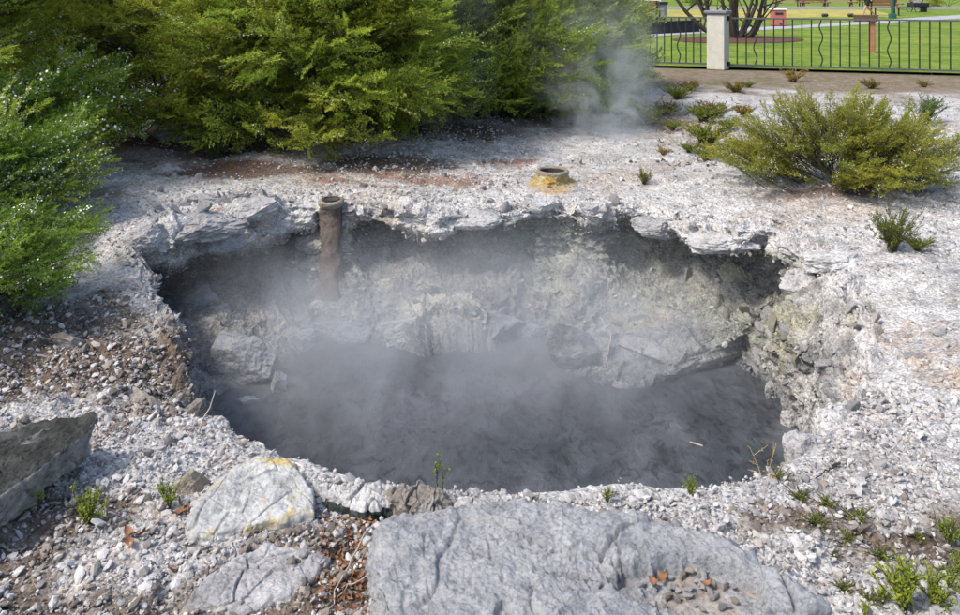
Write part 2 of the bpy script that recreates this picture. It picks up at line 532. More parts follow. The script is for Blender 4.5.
NA = 1300
th = np.linspace(-np.pi, np.pi, NA, endpoint=False)
Rl, Zl, Ov, Tl = periodic(rim_t, th)
(Wr,) = periodic(wat_t, th)
ring3 = np.stack([np.cos(th) * 2, np.sin(th) * 2, np.zeros(NA)], 1)
Rl = Rl + 0.05 * fbm(ring3, 2.4, 4, 11) * (1 - .7 * sstep(-.6, -.8, np.sin(th)))
Wr = Wr + 0.10 * fbm(ring3, 2.6, 5, 21, .6)
Wr = np.minimum(Wr, Rl + 0.25)
sl = sstep(0.0, 0.12, -Ov)       # 1 where the side is an open slope
ctrl = []                        # radius and height along the profile, bottom to lip
ctrl.append((Wr - 0.9, np.full(NA, WZ - 0.35)))
ctrl.append((Wr, np.full(NA, WZ)))
mid = Wr + 0.42 * (Rl + Ov - Wr)
ctrl.append((mid, np.full(NA, WZ + 0.17)))
ctrl.append((np.maximum(Rl + 1.35 * Ov, Wr + 0.03), Zl - Tl - 0.32 + 0.06 * sl))
ctrl.append((Rl + (1.15 - .5 * sl) * Ov + 0.02, Zl - Tl - 0.09))
ctrl.append((Rl - 0.015 * (1 - sl) - 0.02 * sl, Zl - Tl))
ctrl.append((Rl, Zl - 0.02))
ctrl.append((Rl + 0.07, Zl + 0.0))
cnt = [10, 40, 46, 34, 16, 22, 9]
rr, zz, lev = [], [], []
for k, n in enumerate(cnt):
    for i in range(n):
        t = i / n
        rr.append(ctrl[k][0] * (1 - t) + ctrl[k + 1][0] * t)
        zz.append(ctrl[k][1] * (1 - t) + ctrl[k + 1][1] * t)
        lev.append(k)
n_wall = len(rr)
d_out = [0.0]
while d_out[-1] < 16: d_out.append(d_out[-1] + 0.009 * 1.0125 ** len(d_out))
while d_out[-1] < 140: d_out.append(d_out[-1] * 1.18)
for d in d_out:
    rr.append(Rl + 0.07 + d)
    zz.append(Zl * math.exp(-d / 0.45))
    lev.append(9)
NR = len(rr)
rr, zz = np.array(rr), np.array(zz)
X = CX + rr * np.cos(th)[None]
Y = CY + rr * np.sin(th)[None]
P = np.stack([X, Y, zz], -1).reshape(-1, 3)
dist_out = np.repeat(np.array([0.0] * n_wall + d_out), NA)
is_wall = np.repeat(np.arange(NR) < n_wall, NA)


def hills(x, y0):
    y = (y0 - .69) / .918
    q = np.stack([x, y, np.zeros_like(x)], -1).reshape(-1, 3)
    h = 0.07 * fbm(q, 0.45, 3, 5).reshape(x.shape)
    far = sstep(12.5, 15.5, y)
    h = h * (1 - far)
    h = h - 0.10 * np.exp(-(((x + 2.1) / .55) ** 2 + ((y - 3.9) / .8) ** 2))      # brown rubble slope sags towards the pit
    h = h + 0.10 * np.exp(-(((x - 3.6) / 1.2) ** 2 + ((y - 7.2) / 1.2) ** 2))     # low rise under the shrub
    h = h + 0.16 * np.exp(-(((x + 2.4) / 2.6) ** 2 + ((y - 9.6) / 1.6) ** 2))     # bank under the bushes
    h = h - 0.06 * sstep(16.5, 17.8, y0 + 0.27 * (x - 3.7))                        # falls under the lawn sheet
    return h


P[:, 2] += np.where(is_wall, 0, 1) * hills(P[:, 0], P[:, 1]) * sstep(0, 0.6, dist_out)
# rock outcrop in the middle of the far wall, mud bank beside it
wmask = is_wall & (P[:, 2] > WZ - 0.06)
P[:, 2] += np.where(wmask & (P[:, 2] < -0.2), 0.24 * np.exp(-(((P[:, 0] + .28) / .36) ** 2 + ((P[:, 1] - 5.886) / .20) ** 2)), 0)
P[:, 2] += np.where(wmask & (P[:, 2] < -0.3), 0.12 * np.exp(-(((P[:, 0] + 1.75) / .22) ** 2 + ((P[:, 1] - 5.60) / .20) ** 2)), 0)


def grid_normals(P):
    G3 = P.reshape(NR, NA, 3)
    du = np.roll(G3, -1, 1) - np.roll(G3, 1, 1)
    dv = np.gradient(G3, axis=0)
    n = np.cross(du, dv)
    n /= np.linalg.norm(n, axis=2)[..., None] + 1e-9
    return n.reshape(-1, 3)


N = grid_normals(P)
near = np.linalg.norm(P - np.array([0, 3.9, 0]), axis=1) < 11
disp = np.zeros(len(P), np.float32)
wl = np.where(is_wall)[0]
Pw = P[wl]
warp = Pw + 0.06 * np.stack([vnoise(Pw * 6, 60), vnoise(Pw * 6, 61), vnoise(Pw * 6, 62)], 1)
f1, f2, rid = worley(warp * np.array([1, 1, 1.7]), 5.0, 31)
g1, g2, gid = worley(warp * np.array([1, 1, 1.5]), 14.0, 41)
crack = sstep(0.0, 0.16, f2 - f1)
crack2 = sstep(0.0, 0.2, g2 - g1)
strata = np.abs(((Pw[:, 2] * 13 + 1.6 * fbm(Pw, 1.6, 2, 71)) % 1.0) - 0.5) * 2
wd = 0.10 * fbm(Pw, 2.2, 3, 3) + 0.075 * (rid - 0.5) * crack - 0.03 * (1 - crack) + 0.026 * (gid - 0.5) * crack2 - 0.010 * (1 - crack2) + 0.02 * strata + 0.012 * fbm(Pw, 30, 3, 8)
lipf = np.exp(-((Pw[:, 2] + .06) / .12) ** 2)
wd = wd + lipf * (0.05 * fbm(Pw, 4.0, 3, 17) + 0.03 * (rid - .5))
underwater = sstep(WZ + 0.14, WZ - 0.02, Pw[:, 2])
calm = 1 - .8 * sstep(3.7, 3.2, Pw[:, 1])                     # the near edge is low and even
disp[wl] = wd * (1 - 0.55 * underwater) * calm
og = np.where(~is_wall & near)[0]
Po = P[og]
h1, h2, hid = worley(Po * np.array([1, 1, 2.0]) + 0.05 * vnoise(Po * 5, 90)[:, None], 7.0, 51)
k1, k2, kid = worley(Po, 26.0, 55)
rubble = sstep(-0.05, 0.45, fbm(Po, 0.9, 3, 77) + 0.9 * np.exp(-dist_out[og] / 0.35) - 0.15)   # broken crust near the lip, smoother flats
m1, m2, mid_ = worley(Po * np.array([1, 1, .6]) + .12 * np.stack([vnoise(Po * 3, 91), vnoise(Po * 3, 92), 0 * Po[:, 0]], 1), 2.3, 57)
plate = (mid_ - .5) * sstep(.0, .10, m2 - m1) - .5 * (1 - sstep(.0, .05, m2 - m1))
gd = 0.034 * plate + 0.016 * fbm(Po, 3.0, 4, 13) + rubble * (0.045 * (hid - 0.45) * sstep(0.02, 0.22, h2 - h1)) + (0.4 + 0.6 * rubble) * 0.014 * (kid - 0.5) * sstep(0.02, 0.3, k2 - k1) + 0.006 * fbm(Po, 45, 3, 14)
# the left slope is loose rubble, coarser
bl = np.exp(-(((Po[:, 0] + 2.0) / .6) ** 2 + ((Po[:, 1] - 4.09) / .74) ** 2))
gd += bl * (0.06 * fbm(Po, 4.5, 3, 15) + 0.03 * (kid - 0.5))
gd *= 1 - .6 * sstep(3.5, 3.1, Po[:, 1]) * np.exp(-dist_out[og] / .25)
disp[og] = gd * sstep(11.5, 8.0, np.linalg.norm(Po[:, :2] - np.array([0, 3.9]), axis=1))
P = P + N * disp[:, None]
N = grid_normals(P)

# base colours of the ground's own materials: white sinter, brown soil, ochre, green-grey algae crust, wet mud; plus shade painted into the far-left hollow
x, y, z = P[:, 0], (P[:, 1] - .69) / .918, P[:, 2]
nz = fbm(P, 2.2, 4, 101)
nz2 = fbm(P, 7.0, 4, 111)
nz3 = fbm(P, 0.8, 3, 121)


def blob(cx, cy, rx, ry, k=0.55):
    return sstep(1.0, 0.35, np.sqrt(((x - cx) / rx) ** 2 + ((y - cy) / ry) ** 2) + k * nz + 0.35 * k * nz2)


def lay(c, col, m):
    return c * (1 - m[:, None]) + np.array(col) * m[:, None]


WHITE, GREY, BROWN, DARK = (0.52, 0.505, 0.49), (0.37, 0.358, 0.345), (0.135, 0.098, 0.07), (0.075, 0.055, 0.04)
C = np.tile(np.array(WHITE), (len(P), 1))
C = lay(C, GREY, 0.75 * sstep(0.05, 0.6, nz + 0.5 * nz2))
C = lay(C, (0.40, 0.335, 0.275), 0.6 * sstep(0.25, 0.7, nz3 + 0.4 * nz2))
BL = []
for b in [(-2.4, 3.9, 1.25, 1.05), (-1.8, 3.5, .7, .65), (-1.55, 1.85, .35, .28), (-1.0, 1.72, .22, .12), (-0.52, 1.85, .26, .5), (-1.35, 2.2, .2, .12), (1.55, 2.05, .5, .28), (1.15, 2.2, .3, .16), (2.05, 1.85, .45, .3), (1.9, 2.6, .22, .1)]:
    BL.append(0.92 * blob(*b))
    C = lay(C, BROWN, BL[-1])
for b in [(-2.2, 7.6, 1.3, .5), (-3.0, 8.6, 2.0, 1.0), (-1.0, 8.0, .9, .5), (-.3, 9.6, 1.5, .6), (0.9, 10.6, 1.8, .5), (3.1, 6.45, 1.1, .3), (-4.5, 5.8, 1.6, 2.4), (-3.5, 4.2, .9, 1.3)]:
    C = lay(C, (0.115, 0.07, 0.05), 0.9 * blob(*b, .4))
for b in [(-1.4, 7.25, .6, .22), (-.45, 7.3, .7, .35), (-2.1, 5.95, .22, .12), (0.2, 8.2, .5, .22), (-.9, 7.0, .3, .15)]:
    C = lay(C, (0.21, 0.105, 0.062), 0.8 * blob(*b, .6))
C = lay(C, (0.19, 0.135, 0.075), 0.85 * sstep(12.6, 14.6, y + 1.1 * nz + 0.29 * (x - 3.7)))      # dry soil along the fence
C = lay(C, (0.15, 0.14, 0.05), 0.7 * sstep(13.0, 15.0, y) * sstep(0.0, 0.5, nz2))
for b in [(2.1, 10.6, .9, .9), (2.4, 8.9, .5, .4), (3.0, 8.3, .9, .5)]:
    C = lay(C, (0.26, 0.19, 0.11), 0.75 * blob(*b, .8))
C = lay(C, (0.48, 0.27, 0.07), 0.75 * blob(.66, 6.85, .26, .28, .6))                               # ochre run-off below the vent
C = lay(C, (0.44, 0.36, 0.30), 0.75 * sstep(0.0, 0.5, nz2) * blob(2.25, 3.5, .8, 1.1, .4))         # pinkish crust on the right slope
C = lay(C, (0.30, 0.245, 0.215), 0.75 * blob(2.02, 4.95, .28, .16, .6))
# pit wall
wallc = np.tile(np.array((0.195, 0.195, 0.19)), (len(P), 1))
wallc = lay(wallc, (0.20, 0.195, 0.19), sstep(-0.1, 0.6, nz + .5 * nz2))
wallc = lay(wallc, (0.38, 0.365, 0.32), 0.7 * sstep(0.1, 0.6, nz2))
gr = sstep(0.1, 0.7, x) * sstep(2.4, 1.7, x) * sstep(4.6, 5.1, y)
wallc = lay(wallc, (0.31, 0.315, 0.255), 0.6 * gr * sstep(-0.5, 0.3, nz))
wallc = lay(wallc, (0.42, 0.35, 0.23), 0.45 * blob(1.15, 5.55, .3, .25, .6))
wallc = lay(wallc, (0.47, 0.45, 0.38), 0.8 * blob(-.28, 5.75, .42, .3, .5))
wallc = lay(wallc, (0.075, 0.085, 0.075), 0.8 * blob(-1.9, 5.3, .55, .5, .5) * sstep(-.5, -.3, z))  # dark tone paints the shade under the far-left overhang
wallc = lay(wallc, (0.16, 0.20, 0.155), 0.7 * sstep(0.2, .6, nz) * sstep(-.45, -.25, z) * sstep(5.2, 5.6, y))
rs = sstep(1.3, 1.7, x) * sstep(5.2, 4.7, y)
wallc = lay(wallc, (0.47, 0.45, 0.42), 0.8 * rs * sstep(-0.6, 0.3, nz2))
wallc = lay(wallc, (0.33, 0.31, 0.20), 0.65 * rs * sstep(0.0, .5, nz) * sstep(-.7, -.45, z))
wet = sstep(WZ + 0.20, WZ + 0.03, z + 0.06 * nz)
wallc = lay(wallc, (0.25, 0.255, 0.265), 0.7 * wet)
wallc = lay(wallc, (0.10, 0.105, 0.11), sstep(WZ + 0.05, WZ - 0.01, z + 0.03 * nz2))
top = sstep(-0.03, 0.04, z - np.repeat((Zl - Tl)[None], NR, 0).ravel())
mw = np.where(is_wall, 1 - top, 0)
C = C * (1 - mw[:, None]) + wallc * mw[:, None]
C = np.clip(C, 0.01, 0.7)

idx = np.arange(NR * NA).reshape(NR, NA)
a_, b_ = idx[:-1], idx[1:]
F4 = np.stack([a_, np.roll(a_, -1, 1), np.roll(b_, -1, 1), b_], -1).reshape(-1, 4)
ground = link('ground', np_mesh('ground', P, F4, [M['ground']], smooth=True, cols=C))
tag(ground, 'pale sinter ground sinking into a steaming pit', None, kind='structure')

# water
wa = 96
wv = [(CX, CY + .15, WZ)] + [(CX + (2.45) * math.cos(2 * math.pi * i / wa), CY + .12 + 2.1 * math.sin(2 * math.pi * i / wa), WZ) for i in range(wa)]
wf = [[0, 1 + i, 1 + (i + 1) % wa] for i in range(wa)]
water = link('water', np_mesh('water', wv, wf, [M['water']]))
tag(water, 'dark grey muddy water in the pit', None, kind='structure')

# ---- where a sight line meets the ground
dep = P[:, 1]
okd = dep > 0.3
PXA = np.where(okd, 480 + FOC * P[:, 0] / np.where(okd, dep, 1), -9999)
PYA = np.where(okd, HOR - FOC * (P[:, 2] - CAM_H) / np.where(okd, dep, 1), -9999)


def hit(px, py, tol=5):
    while True:
        m = np.where((np.abs(PXA - px) < tol) & (np.abs(PYA - py) < tol))[0]
        if len(m): break
        tol *= 1.6
    dm = dep[m]
    c = m[dm < dm.min() + 0.12]
    i = c[np.argmin((PXA[c] - px) ** 2 + (PYA[c] - py) ** 2)]
    return P[i].copy(), N[i].copy()


# ------------------------------------------------------------------ stones
def ico(sub):
    bm = bmesh.new()
    bmesh.ops.create_icosphere(bm, subdivisions=sub, radius=1.0)
    v = np.array([q.co for q in bm.verts]); f = np.array([[w.index for w in q.verts] for q in bm.faces])
    bm.free()
    return v, f


ICO = {k: ico(k) for k in (1, 2, 3, 6)}


def rock_data(seed, sub=3, chops=9, flat=0.7, rough=0.06, lo=0.5, hi=0.9, block=0.0):
    rng = np.random.default_rng(seed)
    v, f = ICO[sub][0].copy(), ICO[sub][1]
    if block: v = v / np.abs(v).max(1)[:, None] ** block * .72
    v *= 1.25
    for k in range(chops):
        n = rng.normal(size=3); n /= np.linalg.norm(n)
        d = rng.uniform(lo, hi)
        e = v @ n - d
        v -= np.maximum(e, 0)[:, None] * n
    v *= np.array([1.0, rng.uniform(.65, .95), flat])
    if rough:
        off = rng.uniform(0, 50, 3)
        n = v / (np.linalg.norm(v, axis=1)[:, None] + 1e-9)
        v = v + n * (rough * fbm(v + off, 2.2, 5, 3) + rough * .35 * fbm(v + off, 11, 3, 4))[:, None]
        if sub >= 5:
            w1, w2, wid = worley(v + off, 2.6, 9)
            v = v + n * (rough * 1.2 * (wid - .5) * sstep(0, .18, w2 - w1))[:, None]
    return v, f


def boulder(name, loc, size, rz, mat, label, seed, chops=9, flat=0.7, rough=0.06, tilt=(0, 0), cat='rock', group=None, sub=6, lo=.5, block=0.0):
    v, f = rock_data(seed, sub, chops, flat, rough, lo, block=block)
    v = v * np.array(size)
    o = link(name, np_mesh(name, v, f, [mat], smooth=True), None, loc, (tilt[0], tilt[1], rz))
    return tag(o, label, cat, group)


# gravel: too many and too small to count, one mesh
rng = np.random.default_rng(7)
gv, gf = ICO[1]
G3 = P.reshape(NR, NA, 3)
e1 = np.roll(G3, -1, 1) - G3
e2 = np.zeros_like(G3); e2[:-1] = G3[1:] - G3[:-1]
area = np.linalg.norm(np.cross(e1, e2), axis=2).ravel()
view = (PXA > -60) & (PXA < 1020) & (PYA > 60) & (PYA < 680) & (dep < 12)
rub = np.zeros(len(P)); rub[og] = rubble
brown = np.clip(sum(BL), 0, 1)
dens = area * view * np.where(is_wall, np.where(z > WZ + 0.1, 0.35, 0), 1.0) * (0.35 + 0.8 * rub + 0.9 * brown * (P[:, 1] > 3.0)) * np.clip(1.0 / np.maximum(dep, 1.5) ** 1.8, 0, 1)
dens *= np.where(N[:, 2] > 0.15, 1, 0.1)
dens *= 1 - .55 * sstep(3.2, 4.2, P[:, 1]) * (1 - brown)
cum = np.cumsum(dens); cum /= cum[-1]
NG = 66000
pick = np.searchsorted(cum, rng.random(NG))
pos = P[pick] + rng.normal(size=(NG, 3)) * 0.006
size = 0.0037 * np.exp(rng.gamma(1.3, 0.42, NG)) * (0.52 + 0.165 * dep[pick])
size = np.minimum(size, 0.019)
shape = rng.uniform(.55, 1.25, (NG, 3)); shape[:, 2] *= .62
ang = rng.uniform(0, 2 * np.pi, NG)
jit = rng.uniform(.72, 1.25, (NG, len(gv), 1))
sv = gv[None] * jit * shape[:, None] * size[:, None, None]
tl = rng.normal(0, .35, (NG, 2))
sv[:, :, 2] += sv[:, :, 0] * tl[:, None, 0] + sv[:, :, 1] * tl[:, None, 1]
ca, sa = np.cos(ang)[:, None], np.sin(ang)[:, None]
sx = sv[:, :, 0] * ca - sv[:, :, 1] * sa
sy = sv[:, :, 0] * sa + sv[:, :, 1] * ca
sv = np.stack([sx, sy, sv[:, :, 2]], -1) + pos[:, None] + N[pick][:, None] * (size * -.08)[:, None, None]
pal = np.array([(.58, .565, .555), (.50, .485, .475), (.38, .37, .37), (.27, .255, .25), (.47, .425, .385), (.30, .245, .20), (.62, .61, .60)])
wts = np.array([.30, .22, .15, .09, .10, .04, .10])
ci = rng.choice(len(pal), NG, p=wts)
gc = pal[ci] * rng.uniform(.72, .98, (NG, 1))
bm_ = brown[pick] > .3
gc = np.where((bm_ & (rng.random(NG) < .5))[:, None], np.array((.20, .172, .148)) * rng.uniform(.6, 1.5, (NG, 1)), gc)
gc = np.where(is_wall[pick][:, None], gc * .55 + C[pick] * .45, gc)
cols = np.repeat(gc, len(gv), 0)
fv = (gf[None] + (np.arange(NG) * len(gv))[:, None, None]).reshape(-1, 3)
gravel = link('gravel', np_mesh('gravel', sv.reshape(-1, 3), fv, [M['gravel']], smooth=False, cols=cols))
tag(gravel, 'loose white and brown gravel strewn over the sinter ground', 'gravel', kind='stuff')

# stones one can pick apart: individuals that share a few shapes
stone_meshes = {}


def stone_mesh(kind, i):
    k = (kind, i)
    if k not in stone_meshes:
        v, f = rock_data(500 + i * 7, 2, 8, .62, .05, .45, .8)
        stone_meshes[k] = np_mesh('stone', v, f, [M[kind]], smooth=False)
    return stone_meshes[k]


def scatter_stones(n, region, mats, smin, smax, name, label, group, seed, sink=.38, wall=None):
    rg = np.random.default_rng(seed)
    x0, x1, y0, y1 = region
    m = (PXA > x0) & (PXA < x1) & (PYA > y0) & (PYA < y1) & (z > WZ + .05) & (dep < 13)
    if wall is not None: m &= (is_wall == wall)
    # only what faces the camera
    toc = np.array([0, 0, CAM_H]) - P
    toc /= np.linalg.norm(toc, axis=1)[:, None]
    m &= (np.einsum('ij,ij->i', N, toc) > 0.12)
    ii = np.where(m)[0]
    w = area[ii] / np.maximum(dep[ii], 1) ** 1.5
    got, tries = [], 0
    while len(got) < n and tries < n * 20:
        tries += 1
        i = rg.choice(ii, p=w / w.sum())
        p = P[i]
        s = .85 * rg.uniform(smin, smax) * (dep[i] / 3.2) ** .6
        if any(np.linalg.norm(p - q) < (s + t) * .9 for q, t in got): continue
        got.append((p, s))
        o = link(name, stone_mesh(mats[rg.integers(len(mats))], int(rg.integers(7))), None, p + N[i] * s * (0.45 - sink))
        up = Vector(N[i]).lerp(Vector((0, 0, 1)), .4)
        q = up.to_track_quat('Z', 'Y') @ Matrix.Rotation(rg.uniform(0, 6.28), 3, 'Z').to_quaternion()
        o.rotation_euler = q.to_euler()
        o.scale = (s * rg.uniform(.8, 1.3), s * rg.uniform(.75, 1.1), s * rg.uniform(.7, 1.1))
        tag(o, label, 'stone', group)
    return got


scatter_stones(46, (60, 190, 275, 410), ['brownstone', 'shelf', 'brownstone'], .022, .05, 'loose_stone', 'small angular stone loose on the brown rubble slope', 'stones on the brown rubble slope', 1)
scatter_stones(52, (770, 955, 250, 440), ['whiterock', 'pinkrock', 'shelf', 'whiterock'], .022, .055, 'crust_stone', 'pale broken crust stone on the slope beside the dark water', 'crust stones on the pale slope', 2)
scatter_stones(34, (705, 800, 270, 440), ['olive', 'whiterock', 'shelf', 'olive'], .025, .055, 'wall_stone', 'olive or grey stone jutting from the slope above the waterline', 'stones jutting from the pale pit wall', 3, sink=.35, wall=True)
scatter_stones(44, (150, 330, 165, 232), ['shelf', 'whiterock'], .022, .055, 'shelf_stone', 'grey stone lying on the white crust shelf below the bushes', 'stones on the white crust shelf', 4)
scatter_stones(40, (340, 640, 150, 212), ['shelf', 'whiterock', 'brownstone'], .02, .048, 'rim_stone', 'flat pale stone on the ground around the two vent pipes', 'stones around the vent pipes', 5)
scatter_stones(34, (400, 720, 250, 345), ['olive', 'pitrock', 'beige'], .025, .06, 'pit_stone', 'dull stone on the steaming far wall of the pit', 'stones on the far pit wall', 6, sink=.3, wall=True)
scatter_stones(40, (20, 330, 440, 612), ['whiterock', 'shelf', 'brownstone'], .016, .032, 'path_stone', 'white stone among gravel around the yellow stained rock', 'white stones around the yellow stained rock', 8)
scatter_stones(46, (720, 955, 470, 612), ['whiterock', 'shelf', 'pinkrock'], .012, .027, 'gravel_stone', 'larger white stone on gravel beyond the big hollowed boulder', 'larger stones in the gravel by the hollowed boulder', 9)


# slabs and boulders with an outline of their own
def slab(name, pix, ztop, bottom, mat, label, seed, amp=.02, tiltx=0.0, tilty=0.0, dent=None, cat='rock', nb=260, nt=80, edge=.05, side=None, sharp=3.0, under=0.0):
    pts = np.array([at(px, py, ztop)[:2] for px, py in pix])
    # resample the outline
    q = np.vstack([pts, pts[:1]])
    L = np.concatenate([[0], np.cumsum(np.linalg.norm(np.diff(q, axis=0), axis=1))])
    s = np.linspace(0, L[-1], nb, endpoint=False)
    ox, oy = np.interp(s, L, q[:, 0]), np.interp(s, L, q[:, 1])
    for _ in range(3):
        ox = (np.roll(ox, 1) + 2 * ox + np.roll(ox, -1)) / 4
        oy = (np.roll(oy, 1) + 2 * oy + np.roll(oy, -1)) / 4
    c = np.array([ox.mean(), oy.mean()])
    o3 = np.stack([ox, oy, np.zeros(nb)], 1)
    wob = 1 + .035 * fbm(o3, 9, 5, seed, .6)
    ox, oy = c[0] + (ox - c[0]) * wob, c[1] + (oy - c[1]) * wob
    R = max(np.ptp(ox), np.ptp(oy)) / 2
    rows = []
    for t in np.linspace(0.0, 1, nt) ** .8:
        xx, yy = c[0] + (ox - c[0]) * t, c[1] + (oy - c[1]) * t
        zt = ztop + tiltx * (xx - c[0]) + tilty * (yy - c[1]) - edge * t ** (sharp * 5)
        rows.append(np.stack([xx, yy, zt], 1))
    for t in np.linspace(0, 1, 22)[1:]:
        k = 1 + .02 * math.sin(t * 3) - under * t
        zt = rows[nt - 1][:, 2] * (1 - t) + bottom * t
        rows.append(np.stack([c[0] + (ox - c[0]) * k, c[1] + (oy - c[1]) * k, zt], 1))
    V = np.stack(rows)
    nr = len(V)
    du = np.roll(V, -1, 1) - np.roll(V, 1, 1)
    dv = np.gradient(V, axis=0)
    nn = np.cross(dv, du); nn[0] = (0, 0, 1)
    nn = -nn
    nn /= np.linalg.norm(nn, axis=2)[..., None] + 1e-9
    nn *= np.sign((nn[nt // 2, :, 2]).mean())
    nn[0] = (0, 0, 1)
    Q = V.reshape(-1, 3)
    w1, w2, wid = worley(Q + .03 * vnoise(Q * 9, 5)[:, None], 8.0 / max(R, .3) ** .5, seed)
    v1, v2, vid = worley(Q, 34, seed + 3)
    d = amp * (1.1 * fbm(Q, 2.5 / R ** .5, 4, seed + 1) + .75 * (wid - .5) * sstep(0, .12, w2 - w1) + .40 * (vid - .5) * sstep(0, .2, v2 - v1) + .55 * fbm(Q, 30, 4, seed + 2, .6))
    c1, c2, cid = worley(Q + .06 * np.stack([vnoise(Q * 6, 71), vnoise(Q * 6, 72), vnoise(Q * 6, 73)], 1), 1.7 / max(R, .2), seed + 5)
    d = d + amp * (1.1 * (cid - .5) * sstep(0, .05, c2 - c1) - .9 * (1 - sstep(0, .045, c2 - c1)))
    Q = Q + nn.reshape(-1, 3) * d[:, None]
    Q[:nb] = Q[:nb].mean(0)
    if dent is not None:
        for (dx, dy, rx, ry, depth) in dent:
            e = np.sqrt(((Q[:, 0] - dx) / rx) ** 2 + ((Q[:, 1] - dy) / ry) ** 2) + .55 * fbm(Q, 6, 5, seed + 9, .6)
            Q[:, 2] -= depth * sstep(1.0, .86, e) * (Q[:, 2] > bottom + .03)
    ii = np.arange(nr * nb).reshape(nr, nb)
    f = np.stack([ii[:-1], ii[1:], np.roll(ii[1:], -1, 1), np.roll(ii[:-1], -1, 1)], -1).reshape(-1, 4)
    base = np.array([c[0], c[1], 0])
    mi = np.repeat((np.arange(nr - 1) >= nt - 2).astype(int), nb) if side else None
    o = link(name, np_mesh(name, Q - base, f, [mat] + ([side] if side else []), mi, smooth=True), None, base)
    tag(o, label, cat)
    return o


big_dent = at(692, 580, .15)
slab('boulder', [(374, 532), (384, 516), (440, 508), (462, 500), (515, 502), (590, 510), (690, 522), (742, 545), (790, 572), (828, 606), (815, 680), (690, 740), (520, 740), (392, 690), (384, 615)],
     .15, -.08, M['boulder'], 'big flat blue-grey boulder with a pebble filled hollow at the pit edge', 41, amp=.019, tilty=.03, edge=.02, sharp=6,
     dent=[(big_dent[0], big_dent[1], .185, .125, .062), (*at(560, 572, .15)[:2], .07, .02, .025), (*at(505, 610, .15)[:2], .03, .05, .02)], cat='boulder', nb=420, nt=150)
slab('rock_slab', [(-70, 432), (0, 424), (58, 417), (94, 420), (92, 436), (70, 452), (40, 474), (0, 500), (-60, 535), (-110, 500)], .15, .06, M['darkslab'],
     'dark lichen covered slab with a pale edge above a green tuft', 43, amp=.013, tiltx=.10, edge=.008, under=.10, sharp=8, side=M['slabedge'])
slab('stained_rock', [(188, 516), (196, 496), (222, 478), (254, 464), (288, 467), (316, 490), (314, 506), (280, 513), (232, 520), (204, 526)], .055, -.06, M['yellowrock'],
     'whitish rock with yellow sulphur stains lying on gravel', 44, amp=.008, tilty=.22, edge=.012, sharp=7)
slab('sunken_rock', [(176, 600), (206, 570), (262, 543), (318, 541), (330, 552), (318, 574), (286, 596), (236, 612)], .035, -.06, M['shelf'],
     'pale rough rock half sunk in gravel below the yellow stained rock', 45, amp=.010, edge=.03, tilty=.05)
slab('dark_rim_rock', [(300, 484), (312, 475), (345, 484), (385, 486), (410, 489), (400, 503), (362, 508), (325, 498)], .015, -.22, M['whiterock'],
     'dark green broken rock with white crust on the near pit edge', 46, amp=.02, edge=.015, sharp=6, side=M['greenrock'])
slab('crust_lump', [(388, 487), (420, 483), (446, 492), (440, 503), (410, 506), (388, 500)], .04, -.1, M['brownstone'], 'brown broken stone lump beside the big boulder at the pit edge', 47, amp=.022, edge=.03)
slab('crust_slab', [(455, 500), (490, 496), (512, 500), (505, 508), (465, 508)], .11, -.05, M['whiterock'], 'small pale slab wedged behind the big flat boulder', 48, amp=.012, edge=.02, nb=140, nt=36)
p, n = hit(192, 492); boulder('beige_rock', p + np.array([0, 0, .03]), (.06, .045, .06), .6, M['beige'], 'small upright beige rock against the yellow stained rock', 61, tilt=(.3, .4))
p, n = hit(95, 478); boulder('lilac_rock', p + np.array([0, 0, -.015]), (.13, .09, .05), .2, M['shelf'], 'low pale grey rock in gravel beside the dark slab', 62)
p, n = hit(70, 345); boulder('slope_rock', p + np.array([0, 0, .02]), (.11, .06, .06), -.1, M['brownstone'], 'flat topped brown rock on the rubble slope near the green bush', 63)
p, n = hit(150, 405); boulder('ledge_rock', p + np.array([0, 0, -.01]), (.16, .07, .06), -.5, M['brownstone'], 'long layered brown rock at the foot of the rubble slope', 64, tilt=(.1, .2))
p, n = hit(195, 412); boulder('edge_rock', p + np.array([0.0, 0, -.03]), (.09, .08, .09), .4, M['brownstone'], 'crumbling brown rock at the pit edge by the white twig', 65)

